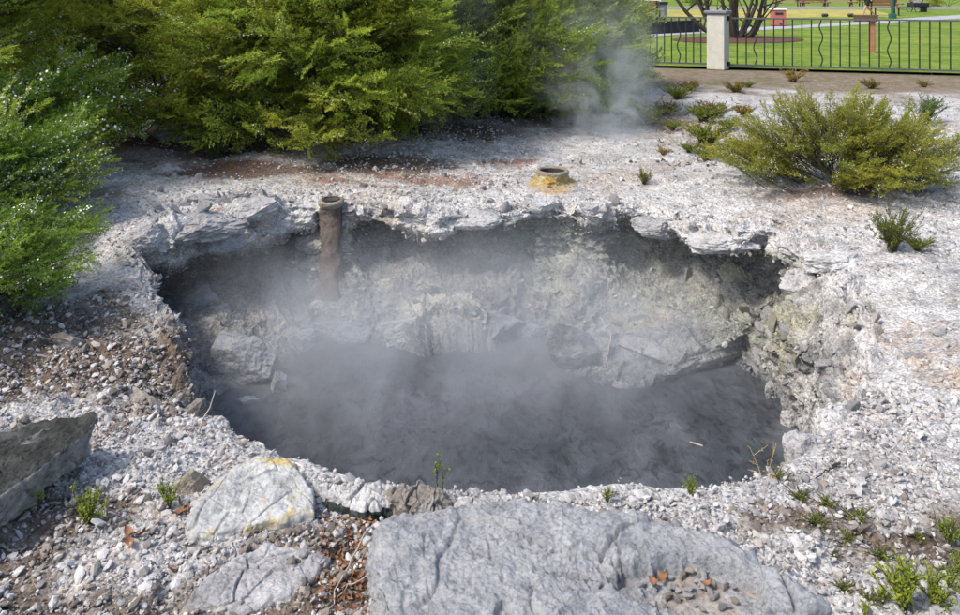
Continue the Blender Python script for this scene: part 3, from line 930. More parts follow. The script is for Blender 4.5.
# ledges of crust along the far lip
for px, py, sx_, sy_, sz_, rz, mt, lab, sd_ in [
        (152, 232, .17, .12, .085, .3, 'shelf', 'blunt grey crust block overhanging the crevice of the white shelf', 71),
        (205, 222, .34, .16, .075, .42, 'shelf', 'long tilted crust ledge on the lip above the dark hollow', 72),
        (262, 210, .22, .12, .07, .2, 'shelf', 'crust ledge between the white shelf and the crusted pipe', 73),
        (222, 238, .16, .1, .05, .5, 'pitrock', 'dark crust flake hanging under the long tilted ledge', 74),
        (470, 216, .26, .12, .05, -.1, 'whiterock', 'smooth pale crust tongue overhanging the pit', 75),
        (543, 204, .13, .09, .05, .1, 'whiterock', 'pale flat rock on the lip just below the ochre vent', 76),
        (590, 206, .12, .07, .045, -.1, 'shelf', 'grey wedge rock on the lip beside the ochre vent', 77),
        (655, 224, .20, .12, .06, -.5, 'shelf', 'dark grey crust edge above the far hollow', 78),
        (720, 240, .26, .13, .055, -.35, 'whiterock', 'broad pale crust tongue over the hollow below the olive shrub', 79),
        (800, 282, .16, .12, .08, .3, 'whiterock', 'pale rounded crust block at the top of the slope', 80),
        (742, 275, .17, .13, .12, .4, 'olive', 'olive grey rock block below the pale crust tongue', 81),
        (840, 262, .24, .14, .06, .1, 'whiterock', 'low white crust mound behind the slope', 82),
        (790, 420, .075, .07, .06, .3, 'shelf', 'rounded grey rock at the waterline below the pale slope', 83),
        (795, 452, .08, .08, .07, .9, 'shelf', 'blue-grey rock where the gravel bank meets the water', 84),
        (768, 398, .10, .06, .05, 1.0, 'shelf', 'long grey crusted rock slanting into the water', 85),
        (205, 196, .20, .11, .05, .0, 'shelf', 'flat grey rock on the white shelf under the bushes', 86),
        (168, 168, .16, .1, .06, .2, 'shelf', 'grey rock below the drooping bush', 87),
        (55, 184, .22, .12, .055, .1, 'pitrock', 'flat dark grey rock beside the flowering bush', 88),
        (62, 168, .16, .1, .05, .0, 'pitrock', 'small dark rock behind the flat dark grey rock', 89),
        (175, 134, .22, .14, .09, .1, 'shelf', 'rounded grey rock tucked under the bushes', 90)]:
    p, n = hit(px, py)
    boulder('crust_rock', p + np.array([0, -.04 if py < 260 else 0, -sz_ * .25]), (sx_ * 1.05, sy_ * 1.1, sz_ * 1.55), rz, M[mt], lab, sd_, chops=9, flat=.95, rough=.10, sub=6, lo=.55, block=.45)

# rocks standing in the pit
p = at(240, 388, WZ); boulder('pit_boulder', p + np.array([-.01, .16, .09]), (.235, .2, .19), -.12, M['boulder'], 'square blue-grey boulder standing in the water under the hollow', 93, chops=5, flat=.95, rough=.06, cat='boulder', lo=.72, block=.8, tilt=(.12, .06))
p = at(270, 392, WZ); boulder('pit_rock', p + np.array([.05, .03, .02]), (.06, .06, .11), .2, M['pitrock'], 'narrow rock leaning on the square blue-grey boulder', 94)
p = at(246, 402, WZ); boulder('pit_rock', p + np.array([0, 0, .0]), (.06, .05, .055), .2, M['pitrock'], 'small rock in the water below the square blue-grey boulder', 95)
p = at(573, 358, WZ + .04); boulder('dark_boulder', p + np.array([0, -.02, .075]), (.18, .13, .15), -.15, M['darkpit'], 'dark pointed boulder with a pale tip on the mud bank', 96, chops=7, flat=.85, rough=.07, tilt=(.2, .22), cat='boulder', lo=.62, block=.35)
p, n = hit(607, 332); boulder('mud_rock', p + np.array([0, 0, .02]), (.07, .06, .07), .3, M['shelf'], 'small pale rock behind the dark pointed boulder', 97)
p = at(648, 362, WZ + .04); boulder('flat_rock', p + np.array([0, .03, .06]), (.19, .11, .08), -.35, M['shelf'], 'flat pale rock with a dark underside on the mud bank', 98, tilt=(-.2, .2))
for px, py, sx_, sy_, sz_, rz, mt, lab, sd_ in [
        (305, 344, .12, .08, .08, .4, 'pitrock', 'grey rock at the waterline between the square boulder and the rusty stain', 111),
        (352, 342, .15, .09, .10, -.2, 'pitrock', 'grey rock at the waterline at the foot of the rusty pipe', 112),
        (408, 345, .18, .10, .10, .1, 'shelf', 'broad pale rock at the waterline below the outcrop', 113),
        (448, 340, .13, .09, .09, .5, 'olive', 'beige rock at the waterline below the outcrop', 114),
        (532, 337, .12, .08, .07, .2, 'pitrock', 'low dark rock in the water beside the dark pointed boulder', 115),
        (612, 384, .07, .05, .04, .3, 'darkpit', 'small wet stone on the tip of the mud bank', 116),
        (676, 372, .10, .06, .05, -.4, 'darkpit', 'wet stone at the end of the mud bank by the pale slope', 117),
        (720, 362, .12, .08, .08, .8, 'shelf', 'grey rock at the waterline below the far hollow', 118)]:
    boulder('shore_rock', at(px, py, WZ) + np.array([0, .03, sz_ * .25]), (sx_, sy_, sz_), rz, M[mt], lab, sd_, chops=8, flat=.9, rough=.09, lo=.55, block=.3)
p, n = hit(500, 325); boulder('streaked_rock', p + np.array([0, 0, .0]), (.2, .13, .12), .6, M['pitrock'], 'sloping grey rock veiled in steam below the outcrop', 99)
p, n = hit(430, 285); boulder('outcrop_rock', p + np.array([-.03, 0, .0]), (.16, .12, .10), .2, M['olive'], 'cracked beige rock crowning the outcrop of the far wall', 100, chops=13, rough=.12)
p, n = hit(395, 330); boulder('pale_rock', p + np.array([0, 0, .0]), (.18, .10, .09), .3, M['shelf'], 'pale rock at the foot of the outcrop in the steam', 101)
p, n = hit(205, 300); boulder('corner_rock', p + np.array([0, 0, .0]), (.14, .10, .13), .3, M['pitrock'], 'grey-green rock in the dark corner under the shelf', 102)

# pebbles in the hollow of the big boulder
rg = np.random.default_rng(33)
pebs = [(660, 580, 'redp'), (640, 590, 'w'), (672, 590, 'w'), (688, 600, 'w'), (700, 588, 'w'), (715, 600, 'w'), (706, 575, 'w'), (725, 590, 's'), (652, 574, 's'), (690, 570, 'b'), (676, 602, 's'), (722, 610, 's'), (665, 610, 'w'), (640, 605, 's'), (702, 612, 'w'), (735, 604, 'b'), (682, 580, 'b')] + [(float(rg.normal(690, 24)), float(rg.normal(588, 12)), 'wwwwb'[int(rg.integers(5))]) for _ in range(34)]
for px, py, k in pebs:
    p = at(px, py - 4, .108)
    o = link('pebble', stone_mesh({'redp': 'pinkrock', 'w': 'whiterock', 's': 'shelf', 'b': 'beige'}[k], int(rg.integers(7))), None, p, (rg.uniform(-.3, .3), rg.uniform(-.3, .3), rg.uniform(0, 6)))
    s = rg.uniform(.007, .017)
    o.scale = (s * 1.2, s, s)
    tag(o, 'pebble lying in the hollow of the big flat boulder', 'pebble', 'pebbles in the boulder hollow')


# ------------------------------------------------------------------ vent pipes
def lathe(prof, n=64, noise=.0, seed=0):
    a = np.arange(n) / n * 2 * np.pi
    V = np.array([[[r * math.cos(t), r * math.sin(t), h] for t in a] for r, h in prof])
    Q = V.reshape(-1, 3)
    if noise:
        dirs = np.stack([np.tile(np.cos(a), len(prof)), np.tile(np.sin(a), len(prof)), np.zeros(len(Q))], 1)
        Q = Q + dirs * (noise * fbm(Q, 9, 4, seed) + noise * .4 * fbm(Q, 35, 3, seed + 1))[:, None] + np.array([0, 0, 1]) * (noise * .35 * fbm(Q, 12, 3, seed + 2))[:, None]
    i = np.arange(len(prof) * n).reshape(len(prof), n)
    f = np.stack([i[:-1], np.roll(i[:-1], -1, 1), np.roll(i[1:], -1, 1), i[1:]], -1).reshape(-1, 4)
    return Q, f


def interp_prof(pts, k):
    out = []
    for (a, b), (c, d) in zip(pts[:-1], pts[1:]):
        for i in range(k): out.append((a + (c - a) * i / k, b + (d - b) * i / k))
    out.append(pts[-1])
    return out


hv, hf = lathe([(.001 + .20 * i / 14, .012 * math.cos(i / 9)) for i in range(15)], 48)
hv = hv * np.array([1, .68, 1]); hv[:, 2] += .006 * fbm(hv, 30, 4, 3)
link('sediment', np_mesh('sediment', hv, hf, [M['pinkrock']], smooth=True), bpy.data.objects['boulder'], big_dent - np.array(bpy.data.objects['boulder'].location) - np.array([0, 0, .060]))

p, n = hit(552, 182)
vent = empty('steam_vent', p + np.array([0, 0, .012]))
tag(vent, 'short ochre crusted vent pipe standing on the ground behind the pit', 'vent')
v, f = lathe(interp_prof([(.36, -.05), (.30, -.015), (.22, .01), (.165, .045), (.145, .09), (.138, .115)], 8), 72, .035, 4)
link('mineral_crust', np_mesh('mineral_crust', v, f, [M['vent']], smooth=True), vent)
v, f = lathe(interp_prof([(.139, .09), (.142, .125), (.13, .14), (.112, .135), (.108, .10), (.106, -.25)], 4), 48, .006, 5)
vr = link('pipe_rim', np_mesh('pipe_rim', v, f, [M['pipe']], smooth=True), vent)
v, f = lathe([(.107, .125), (.106, .06), (.105, .035), (.001, .03)], 32)  # shallow dark floor, its colour standing in for a deep shaded bore
link('pipe_bore', np_mesh('pipe_bore', v, f, [M['hole']], smooth=True), vr)

p = aty(331, 203, 6.44)
pipe = empty('crusted_pipe', (p[0], p[1], .04))
tag(pipe, 'mineral crusted pipe dropping down the far pit wall into the steam', 'pipe')
prof = interp_prof([(.10, -.98), (.088, -.75), (.08, -.5), (.078, -.3), (.082, -.12), (.088, -.04), (.094, .0)], 14)
v, f = lathe(prof, 56, .014, 14)
v[:, 0] += .10 * np.clip(-.1 - v[:, 2], 0, 1)
v[:, 1] -= .50 * np.clip(-.1 - v[:, 2], 0, 1)
link('pipe_column', np_mesh('pipe_column', v, f, [M['rustpipe']], smooth=True), pipe)
v, f = lathe(interp_prof([(.09, -.04), (.104, -.012), (.106, .004), (.094, .016), (.076, .012), (.072, -.01), (.07, -.3)], 5), 48, .012, 15)
vr = link('pipe_rim', np_mesh('pipe_rim', v, f, [M['pipe']], smooth=True), pipe)
v, f = lathe([(.071, .02), (.07, .012), (.069, .008), (.001, .006)], 32)  # closed just below the rim; dark colour stands for the bore's shade
link('pipe_bore', np_mesh('pipe_bore', v, f, [M['hole']], smooth=True), vr)


# ------------------------------------------------------------------ foliage
def spray_np(rg, L, ntw, nn, nlen, nwid, flat=.25, twf=.36):
    """one feathery spray along +X: returns leaf triangles (n,3,3) and stem polylines"""
    tris, stems = [], []
    ax = np.stack([np.linspace(0, L, 7), L * .05 * np.sin(np.linspace(0, 3, 7)) * rg.normal(), -L * .10 * np.linspace(0, 1, 7) ** 2 + L * .06 * np.linspace(0, 1, 7)], 1)
    stems.append((ax, L * .007))

    def leafy(pl, n, t0):
        tt = rg.uniform(t0, 1, n)
        seg = tt * (len(pl) - 1)
        i = np.minimum(seg.astype(int), len(pl) - 2)
        p = pl[i] + (pl[i + 1] - pl[i]) * (seg - i)[:, None]
        tan = (pl[i + 1] - pl[i]); tan /= np.linalg.norm(tan, axis=1)[:, None]
        rad = rg.normal(size=(n, 3)) * np.array([1, 1, .7])
        d = tan * .75 + rad * .55; d /= np.linalg.norm(d, axis=1)[:, None]
        sd = np.cross(d, rg.normal(size=(n, 3))); sd /= np.linalg.norm(sd, axis=1)[:, None] + 1e-9
        l = nlen * rg.uniform(.65, 1.25, (n, 1)); w = nwid * rg.uniform(.7, 1.2, (n, 1))
        tris.append(np.stack([p - sd * w * .5, p + sd * w * .5 + d * l * .3, p + d * l], 1))

    for k in range(ntw):
        t = .12 + .85 * (k + rg.uniform(0, .6)) / ntw
        i = min(int(t * 6), 5)
        b = ax[i] + (ax[i + 1] - ax[i]) * (t * 6 - i)
        s = 1 if k % 2 else -1
        a = math.radians(rg.uniform(28, 52)) * s
        l = L * twf * (1.05 - .65 * t) * rg.uniform(.7, 1.25)
        d = np.array([math.cos(a), math.sin(a), rg.normal(0, flat) + .12])
        e = np.linspace(0, 1, 4)[:, None]
        pl = b + d * l * e + np.array([0, 0, -.12 * l]) * e ** 2
        stems.append((pl, L * .0035))
        leafy(pl, nn, .05)
    leafy(ax, int(nn * 2.2), .35)
    return np.vstack(tris), stems


def xf(v, Mx):
    return v @ Mx[:3, :3].T + Mx[:3, 3]


def frame(p, d, up=(0, 0, 1), roll=0.0):
    d = np.asarray(d, float); d = d / np.linalg.norm(d)
    s = np.cross(up, d); s /= np.linalg.norm(s) + 1e-9
    u = np.cross(d, s)
    c, sn = math.cos(roll), math.sin(roll)
    s, u = s * c + u * sn, u * c - s * sn
    m = np.eye(4); m[:3, 0], m[:3, 1], m[:3, 2], m[:3, 3] = d, s, u, p
    return m


def strip(pl, r):
    """thin three sided stem"""
    return tube_data(pl, np.linspace(r, r * .4, len(pl)), 3)


def branch_mesh(name, seed, L, nsp, spL, ntw, nn, nlen, nwid, mats, flowers=0.0, flat=.25, upright=.15, limb_r=.008, spread=(25, 60), droop=.12, fsize=.006):
    """a leafy branch along +X with feathered sprays: materials leaf, bark, flower"""
    rg = np.random.default_rng(seed)
    ts = np.linspace(0, 1, 9)
    limb = np.stack([L * ts, .06 * L * np.sin(ts * 3 + rg.uniform(0, 3)) * rg.normal(), upright * L * ts - droop * L * ts ** 2], 1)
    T, W, FL = [], [tube_data(limb, np.linspace(limb_r, limb_r * .3, 9), 5)], []
    for k in range(nsp):
        t = .18 + .82 * (k + rg.uniform(0, .8)) / nsp
        t = min(t, .99)
        i = min(int(t * 8), 7)
        b = limb[i] + (limb[i + 1] - limb[i]) * (t * 8 - i)
        s = 1 if k % 2 else -1
        az = math.radians(rg.uniform(*spread)) * s * (1 - .5 * t)
        el = math.radians(rg.normal(12, 16))
        d = (math.cos(az) * math.cos(el), math.sin(az) * math.cos(el), math.sin(el))
        tr, st = spray_np(rg, spL * rg.uniform(.65, 1.2) * (1.1 - .35 * t), ntw, nn, nlen, nwid, flat)
        m = frame(b, d, roll=rg.normal(0, .4))
        T.append(xf(tr.reshape(-1, 3), m))
        for pl, r in st[:1] + st[1::2]:
            W.append(strip(xf(pl, m), r))
        if flowers and rg.random() < flowers:
            cand = T[-1].reshape(-1, 3, 3)[:, 2]
            nf = int(len(cand) * .10) + 1
            for c in cand[rg.choice(len(cand), nf, replace=False)]:
                q = rg.normal(size=3) + np.array([0, 0, 1.2]); q /= np.linalg.norm(q)
                u = np.cross(q, (1, .3, .2)); u /= np.linalg.norm(u); w = np.cross(q, u)
                rr_ = fsize * rg.uniform(.7, 1.3)
                a = np.arange(6) / 6 * 2 * np.pi
                FL.append(c + rr_ * (np.cos(a)[:, None] * u + np.sin(a)[:, None] * w))
    T = np.vstack(T)
    nleaf = len(T) // 3
    vs_, fs_, mi = [T], [np.arange(nleaf * 3).reshape(-1, 3)], [np.zeros(nleaf, int)]
    n = len(T)
    wv_, wf_ = merge(W)
    tri = np.vstack([wf_[:, [0, 1, 2]], wf_[:, [0, 2, 3]]])
    vs_.append(wv_); fs_.append(tri + n); mi.append(np.ones(len(tri), int)); n += len(wv_)
    if FL:
        FLv = np.vstack(FL)
        k = np.arange(len(FL)) * 6
        tri = np.vstack([np.stack([k, k + i, k + i + 1], 1) for i in range(1, 5)])
        vs_.append(FLv); fs_.append(tri + n); mi.append(np.full(len(tri), 2))
    return np_mesh(name, np.vstack(vs_), np.vstack(fs_), [M[q] for q in mats], np.concatenate(mi))


def branch_set(pref, leaf, fl, k=4, seed=0, **kw):
    return [branch_mesh(pref, seed + i, mats=(leaf, 'bark', 'flower'), flowers=fl, **kw) for i in range(k)]


BIG = dict(L=.95, nsp=14, spL=.50, ntw=17, nn=12, nlen=.026, nwid=.0095, flat=.12, droop=.2, upright=.2)
SETS = {
    'mid': branch_set('branch', 'leaf', .08, 4, 10, **BIG),
    'yellow': branch_set('branch', 'leaf_yellow', .18, 3, 20, **BIG),
    'dark': branch_set('branch', 'leaf_dark', .06, 4, 30, **BIG),
    'grey': branch_set('branch', 'leaf_grey', .5, 2, 40, **BIG),
    'flower': branch_set('branch', 'leaf', .85, 3, 50, fsize=.009, **BIG),
    'fresh': branch_set('branch', 'leaf_fresh', .16, 4, 60, L=.5, nsp=15, spL=.24, ntw=15, nn=14, nlen=.014, nwid=.005, fsize=.0055),
    'freshbig': branch_set('branch', 'leaf_fresh', .25, 3, 65, fsize=.008, **BIG),
    'olive': branch_set('branch', 'leaf_olive', .10, 4, 70, L=.62, nsp=16, spL=.20, ntw=10, nn=11, nlen=.014, nwid=.0055, upright=.1, spread=(12, 38), droop=.05, limb_r=.005, flat=.5, fsize=.004),
}


def bush(name, label, base, r, h, n, sets, seed, skirt=0.0, group=None, sc=1.0, ry=None, elmin=-12, stems=9, shell=(.55, 1.0), stem_r=.02, frontbias=True, lift=0.0, per=6, vary=(.86, 1.12)):
    """base: centre on the ground, r: radius, h: height; branches grow on the outer shell of an uneven dome"""
    rg = np.random.default_rng(seed)
    ry = ry or r
    root = empty(name, base)
    tag(root, label, 'bush', group)
    for k in range(stems):
        a = rg.uniform(0, 2 * np.pi)
        q = np.array([math.cos(a) * r * .6, math.sin(a) * ry * .6, h * rg.uniform(.45, .8)])
        ts = np.linspace(0, 1, 8)[:, None]
        pl = q * ts * np.array([1, 1, 0]) * (.35 + .65 * ts) + np.array([0, 0, 1]) * q[2] * ts ** .85 + rg.normal(0, .03, (8, 3)) * ts * r
        pl[0] = (math.cos(a) * .08, math.sin(a) * .08, -.06)
        v, f = tube_data(pl, np.linspace(stem_r, stem_r * .4, 8) * rg.uniform(.6, 1.2), 6)
        link('stem', np_mesh('stem', v, f, [M['bark']], smooth=True), root)
    lobes = rg.normal(size=(7, 3)); lobes /= np.linalg.norm(lobes, axis=1)[:, None]
    amp = rg.uniform(-.18, .22, 7)
    for k in range(n):
        if k % per == 0:
            for _ in range(30):
                caz = rg.uniform(0, 2 * np.pi)
                if frontbias and math.sin(caz) > .35 and rg.random() < .6: continue
                break
            czf = rg.uniform(.03, 1) ** 1.1
            cfr = rg.uniform(*vary)
            cset = SETS[sets[rg.integers(len(sets))]]
        az = caz + rg.normal(0, .20)
        zf = float(np.clip(czf + rg.normal(0, .07), .02, 1))
        prof_ = math.sqrt(max(0.02, 1 - ((zf - .3) / .74) ** 2)) if zf > .3 else .82 + .6 * zf
        d = np.array([math.cos(az), math.sin(az), zf * 1.4 - .4])
        bump_ = 1 + float((amp * np.clip(lobes @ (d / np.linalg.norm(d)), 0, 1) ** 3).sum())
        fr = rg.uniform(*shell) ** .6 * bump_ * cfr
        tip = np.array([d[0] * r * fr * prof_, d[1] * ry * fr * prof_, h * zf * (.75 + .25 * bump_)])
        tip[2] = max(tip[2], rg.uniform(.04, .14))
        out = np.array([d[0], d[1], .10 + 1.0 * zf ** 2 - skirt * .5 * max(0, .25 - zf) + lift]) + rg.normal(0, .22, 3)
        mesh_set = cset
        me = mesh_set[rg.integers(len(mesh_set))]
        s = sc * rg.uniform(.7, 1.2)
        out /= np.linalg.norm(out)
        if tip[2] < .35: out[2] = abs(out[2]) * .4 + .05
        o = link('branch', me, root)
        Lm = .6 * s * (0.85 if 'olive' not in sets else .62)
        m = frame(tip - out * Lm, out, roll=rg.normal(0, .35))
        o.matrix_basis = Matrix(m.tolist()) @ Matrix.Scale(s, 4)
    return root


bush('drooping_bush', 'yellow-green drooping manuka bush overhanging the white shelf', (-1.75, 9.044, .08), 1.35, 2.2, 270, ['mid', 'mid', 'yellow', 'mid'], 1, skirt=.5)
bush('bush', 'yellowish manuka bush with white flower sprays between two greener bushes', (-3.55, 9.411, .1), 1.3, 2.1, 240, ['yellow', 'yellow', 'mid', 'flower'], 2, skirt=.4)
bush('flowering_bush', 'tall fresh green bush topped with white blossom by the pale ground', (-4.75, 7.1, .05), .95, 2.0, 220, ['freshbig', 'mid', 'flower', 'freshbig'], 3, skirt=.4)
bush('low_bush', 'low spreading green bush with tiny white flowers beside the rubble slope', (-3.28, 4.62, -.02), .78, .34, 290, ['fresh'], 4, skirt=.3, ry=1.2, stem_r=.008, sc=.9, shell=(.3, 1.0))
bush('fresh_bush', 'bright green bush with white blossoms between the flowering bush and the low bush', (-3.95, 5.97, .0), .75, .8, 150, ['freshbig', 'flower', 'freshbig'], 13, skirt=.3, sc=.7)
bush('dark_bush', 'dark green manuka bush behind the bare ground and ochre vent', (0.1, 11.063, .05), 1.45, 2.1, 260, ['dark', 'dark', 'mid'], 5, skirt=.4)
bush('mid_bush', 'olive green manuka bush joining the drooping bush and the dark bush', (-.85, 10.329, .05), 1.15, 2.1, 200, ['dark', 'mid'], 6, skirt=.4)
bush('round_bush', 'bushy green manuka with bright tips next to the rising steam', (.92, 11.06, .05), .95, 1.65, 210, ['dark', 'mid', 'dark'], 7, skirt=.5)
bush('grey_bush', 'greyish bush with pale flower sprays at the end of the iron fence', (1.62, 13.8, .0), .8, 1.2, 150, ['grey', 'dark', 'grey'], 8, skirt=.4)
bush('back_bush', 'shaded bush behind the drooping bush', (-2.6, 11.89, .05), 1.9, 2.5, 170, ['dark', 'mid'], 9)
bush('back_bush', 'shaded bush behind the yellowish and the flowering bushes', (-6.2, 10.054, .05), 2.1, 2.6, 200, ['dark', 'mid', 'flower'], 10)
bush('back_bush', 'tall shaded bush behind the dark green bush', (.55, 13.9, .0), 1.4, 2.2, 160, ['dark'], 11)
bush('olive_shrub', 'wiry olive shrub with fine leaves standing alone on the white crust', tuple(hit(848, 192)[0] + np.array([0, .2, 0])), 0.80, .52, 240, ['olive'], 12, skirt=.3, ry=.6, stem_r=.008, stems=14, sc=.85, shell=(.2, 1.0), lift=.6, per=5, vary=(.62, 1.2))


# small plants
def plant_mesh(name, seed, nst, h, leafm, nleaf, llen, lwid, spread=.6, woody='bark', bare=.15, side=3):
    rg = np.random.default_rng(seed)
    T, W = [], []
    for k in range(nst):
        a = rg.uniform(0, 2 * np.pi); sp = rg.uniform(.1, 1) * spread
        top = np.array([math.cos(a) * sp * h, math.sin(a) * sp * h, h * rg.uniform(.55, 1.05)])
        ts = np.linspace(0, 1, 6)[:, None]
        pl = top * ts * np.array([1, 1, 0]) * ts ** .4 + np.array([0, 0, top[2]]) * ts + rg.normal(0, .02 * h, (6, 3)) * ts
        pl[:, :2] += rg.normal(0, .08 * h * spread, 2)
        pls = [pl]
        for j in range(side):
            i = rg.integers(2, 5)
            d = rg.normal(size=3) * .5 + np.array([top[0] / h, top[1] / h, .8])
            pls.append(pl[i] + d * h * rg.uniform(.15, .35) * np.linspace(0, 1, 4)[:, None])
        for j, q in enumerate(pls):
            W.append(strip(q, .0016 + .004 * h * (j == 0)))
            n = nleaf if j == 0 else nleaf // 2
            tt = rg.uniform(bare if j == 0 else .1, 1, n) * (len(q) - 1)
            i = np.minimum(tt.astype(int), len(q) - 2)
            p_ = q[i] + (q[i + 1] - q[i]) * (tt - i)[:, None]
            d = rg.normal(size=(n, 3)) + np.array([0, 0, .7]); d /= np.linalg.norm(d, axis=1)[:, None]
            sd = np.cross(d, rg.normal(size=(n, 3))); sd /= np.linalg.norm(sd, axis=1)[:, None]
            l = llen * rg.uniform(.6, 1.3, (n, 1)); w = lwid * rg.uniform(.7, 1.3, (n, 1))
            T.append(np.stack([p_, p_ + d * l * .5 + sd * w, p_ + d * l, p_, p_ + d * l, p_ + d * l * .5 - sd * w], 1).reshape(-1, 3))
    T = np.vstack(T)
    wv_, wf_ = merge(W)
    tri = np.vstack([wf_[:, [0, 1, 2]], wf_[:, [0, 2, 3]]])
    lf = np.arange(len(T)).reshape(-1, 3)
    root_v, root_f = T, lf
    return (np_mesh('leaves', T, lf, [M[leafm]]), np_mesh('stems', wv_, tri, [M[woody]]))


def plant(name, label, px, py, meshes, s=1.0, rz=0.0, group=None, cat='plant', off=(0, 0, 0), dx=0):
    p_, n_ = hit(px, py)
    r = empty(name, p_ + np.array(off), rz)
    r.scale = (s, s, s)
    tag(r, label, cat, group)
    link('foliage', meshes[0], r)
    link('stem', meshes[1], r)
    return r


PM = {
    'weed_a': plant_mesh('weed', 201, 20, .13, 'weed', 26, .011, .0024, .75),
    'weed_b': plant_mesh('weed', 202, 14, .12, 'weed', 24, .010, .0022, .6),
    'sprig': plant_mesh('sprig', 203, 2, .17, 'weed', 22, .009, .003, .45, bare=.25, side=2),
    'tuft': plant_mesh('tuft', 204, 46, .20, 'leaf_olive', 34, .013, .0022, .8),
    'tuft_g': plant_mesh('tuft', 205, 46, .22, 'leaf_fresh', 34, .014, .0024, .8),
    'dry': plant_mesh('dry', 206, 3, .22, 'weed_dry', 26, .010, .003, .5, 'twig', .3),
    'low': plant_mesh('low', 207, 48, .10, 'leaf_yellow', 24, .012, .0022, 1.6),
    'low_dry': plant_mesh('low', 208, 34, .09, 'weed_dry', 20, .013, .003, 1.6),
    'bare': plant_mesh('bare', 209, 6, .75, 'weed_dry', 16, .012, .004, .5, 'twig', .45, side=5),
    'moss': plant_mesh('moss', 210, 26, .028, 'leaf_yellow', 10, .005, .0014, 2.2),
}
plant('green_tuft', 'fresh green tuft growing under the dark slab', 22, 516, PM['weed_a'], .85, 0)
plant('weed', 'yellow-green weed with two heads in gravel between slab and orange leaves', 88, 530, PM['weed_a'], .9, 2)
plant('weed', 'thin pale weed by the small beige rock', 168, 508, PM['weed_b'], .75, 1)
plant('sprig', 'forked sprig of small leaves against the water', 440, 494, PM['sprig'], 1.0, .4)
plant('weed', 'tiny yellow-green weed behind the big boulder', 608, 503, PM['weed_b'], .45, 2)
plant('weed', 'single thin green shoot on the boulder edge', 538, 503, PM['sprig'], .28, 2)
plant('weed', 'small green weed where the boulder meets the gravel bank', 690, 497, PM['weed_b'], .5, 4)
plant('dry_sprig', 'rusty dry sprig on the gravel bank above the water', 765, 492, PM['dry'], .72, 1.0)
plant('weed', 'bright green weed clump in the gravel by the brown soil', 905, 612, PM['weed_a'], 1.05, 3)
plant('weed', 'yellow-green weed next to the bright green clump', 935, 606, PM['weed_a'], .8, 5)
for px, py, sc_ in [(882, 604, .45), (896, 588, .4), (948, 592, .5), (956, 572, .5), (866, 613, .35)]:
    plant('weed', 'yellow-green weed in the clump on the gravel bank by brown soil', px, py, PM['weed_b'], sc_, px * .7, 'weed clump on the gravel bank')
plant('weed', 'small yellowish weed on brown moss in the gravel', 857, 520, PM['moss'], 1.2, 5)
plant('weed', 'yellow-green weed on the gravel above the bright clump', 952, 548, PM['weed_b'], .8, 1)
plant('tuft', 'round olive tuft on the white crust below the wiry shrub', 893, 252, PM['tuft'], 1.25, 1)
plant('weed', 'low bright weed beside the round olive tuft', 917, 252, PM['low'], .8, 1)
plant('tuft', 'green tuft on the crust behind the wiry shrub', 928, 122, PM['tuft_g'], 1.6, 1)
plant('tuft', 'pale little tuft on bare ground near the ochre vent', 643, 182, PM['tuft'], .6, 2)
plant('low_plant', 'low leafy plant under the drooping bush', 215, 158, PM['tuft_g'], 1.4, 2)
plant('low_plant', 'grassy plant at the foot of the yellowish bush', 140, 133, PM['tuft_g'], 1.5, 1)
rg = np.random.default_rng(5)
for lab, grp, spots in [
        ('yellow-green cover plant in the patch between the wiry shrub and the steam', 'cover plants beside the wiry shrub', [(668, 112), (690, 108), (710, 104), (736, 112), (655, 122), (680, 128), (742, 104), (700, 118), (675, 95), (716, 112), (728, 102)]),
        ('yellowish cover plant among dead leaves hugging the wiry shrub', 'cover plants among dead leaves', [(664, 152), (694, 150), (712, 156), (722, 140), (728, 126), (704, 140), (716, 148)]),
        ('low dry cover plant on the brown soil along the iron fence', 'dry cover plants along the fence', [(652, 78), (676, 84), (700, 80), (735, 88), (748, 82), (790, 84), (868, 86), (922, 88), (690, 90)])]:
    for k, (px, py) in enumerate(spots):
        dry = (k % 3 == 0) or ('dry' in grp and k % 2)
        plant('ground_cover', lab, px + rg.normal(0, 5), py + (rg.normal(0, 5) if 'dry c' in grp else 0), PM['low_dry' if dry else 'low'], rg.uniform(.5, 1.9) ** 1.3, rg.uniform(0, 6), grp)
for k, (px, py) in enumerate([(826, 505), (846, 540), (815, 525), (880, 560), (920, 540), (800, 500), (900, 585), (870, 600), (845, 590), (780, 480), (945, 575), (835, 560)]):
    plant('moss', 'tiny moss tuft between stones on the gravel bank', px, py, PM['moss'], rg.uniform(.6, 1.1), rg.uniform(0, 6), 'moss tufts on the gravel bank')
plant('bare_twigs', 'leafless budding twigs rising above the wiry shrub', 812, 150, PM['bare'], 1.1, 0)
plant('bare_twigs', 'pale flowering twigs behind the wiry shrub near the green tuft', 905, 140, PM['bare'], .9, 2)

# dead leaves
rg = np.random.default_rng(8)


def leaf_np(l, w, curl, rg):
    ts = np.linspace(0, 1, 6)
    a = np.stack([l * (ts - .5), w * np.sin(ts * np.pi) ** .8, curl * (ts - .5) ** 2 * 4 + .25 * w * rg.random()], 1)
    b = a * np.array([1, -1, 1]); c = a.copy(); c[:, 1] = 0; c[:, 2] -= w * .35
    v = np.vstack([a, c, b])
    f = [[i + 6 * r, i + 1 + 6 * r, i + 7 + 6 * r, i + 6 + 6 * r] for r in (0, 1) for i in range(5)]
    return v, np.array(f)


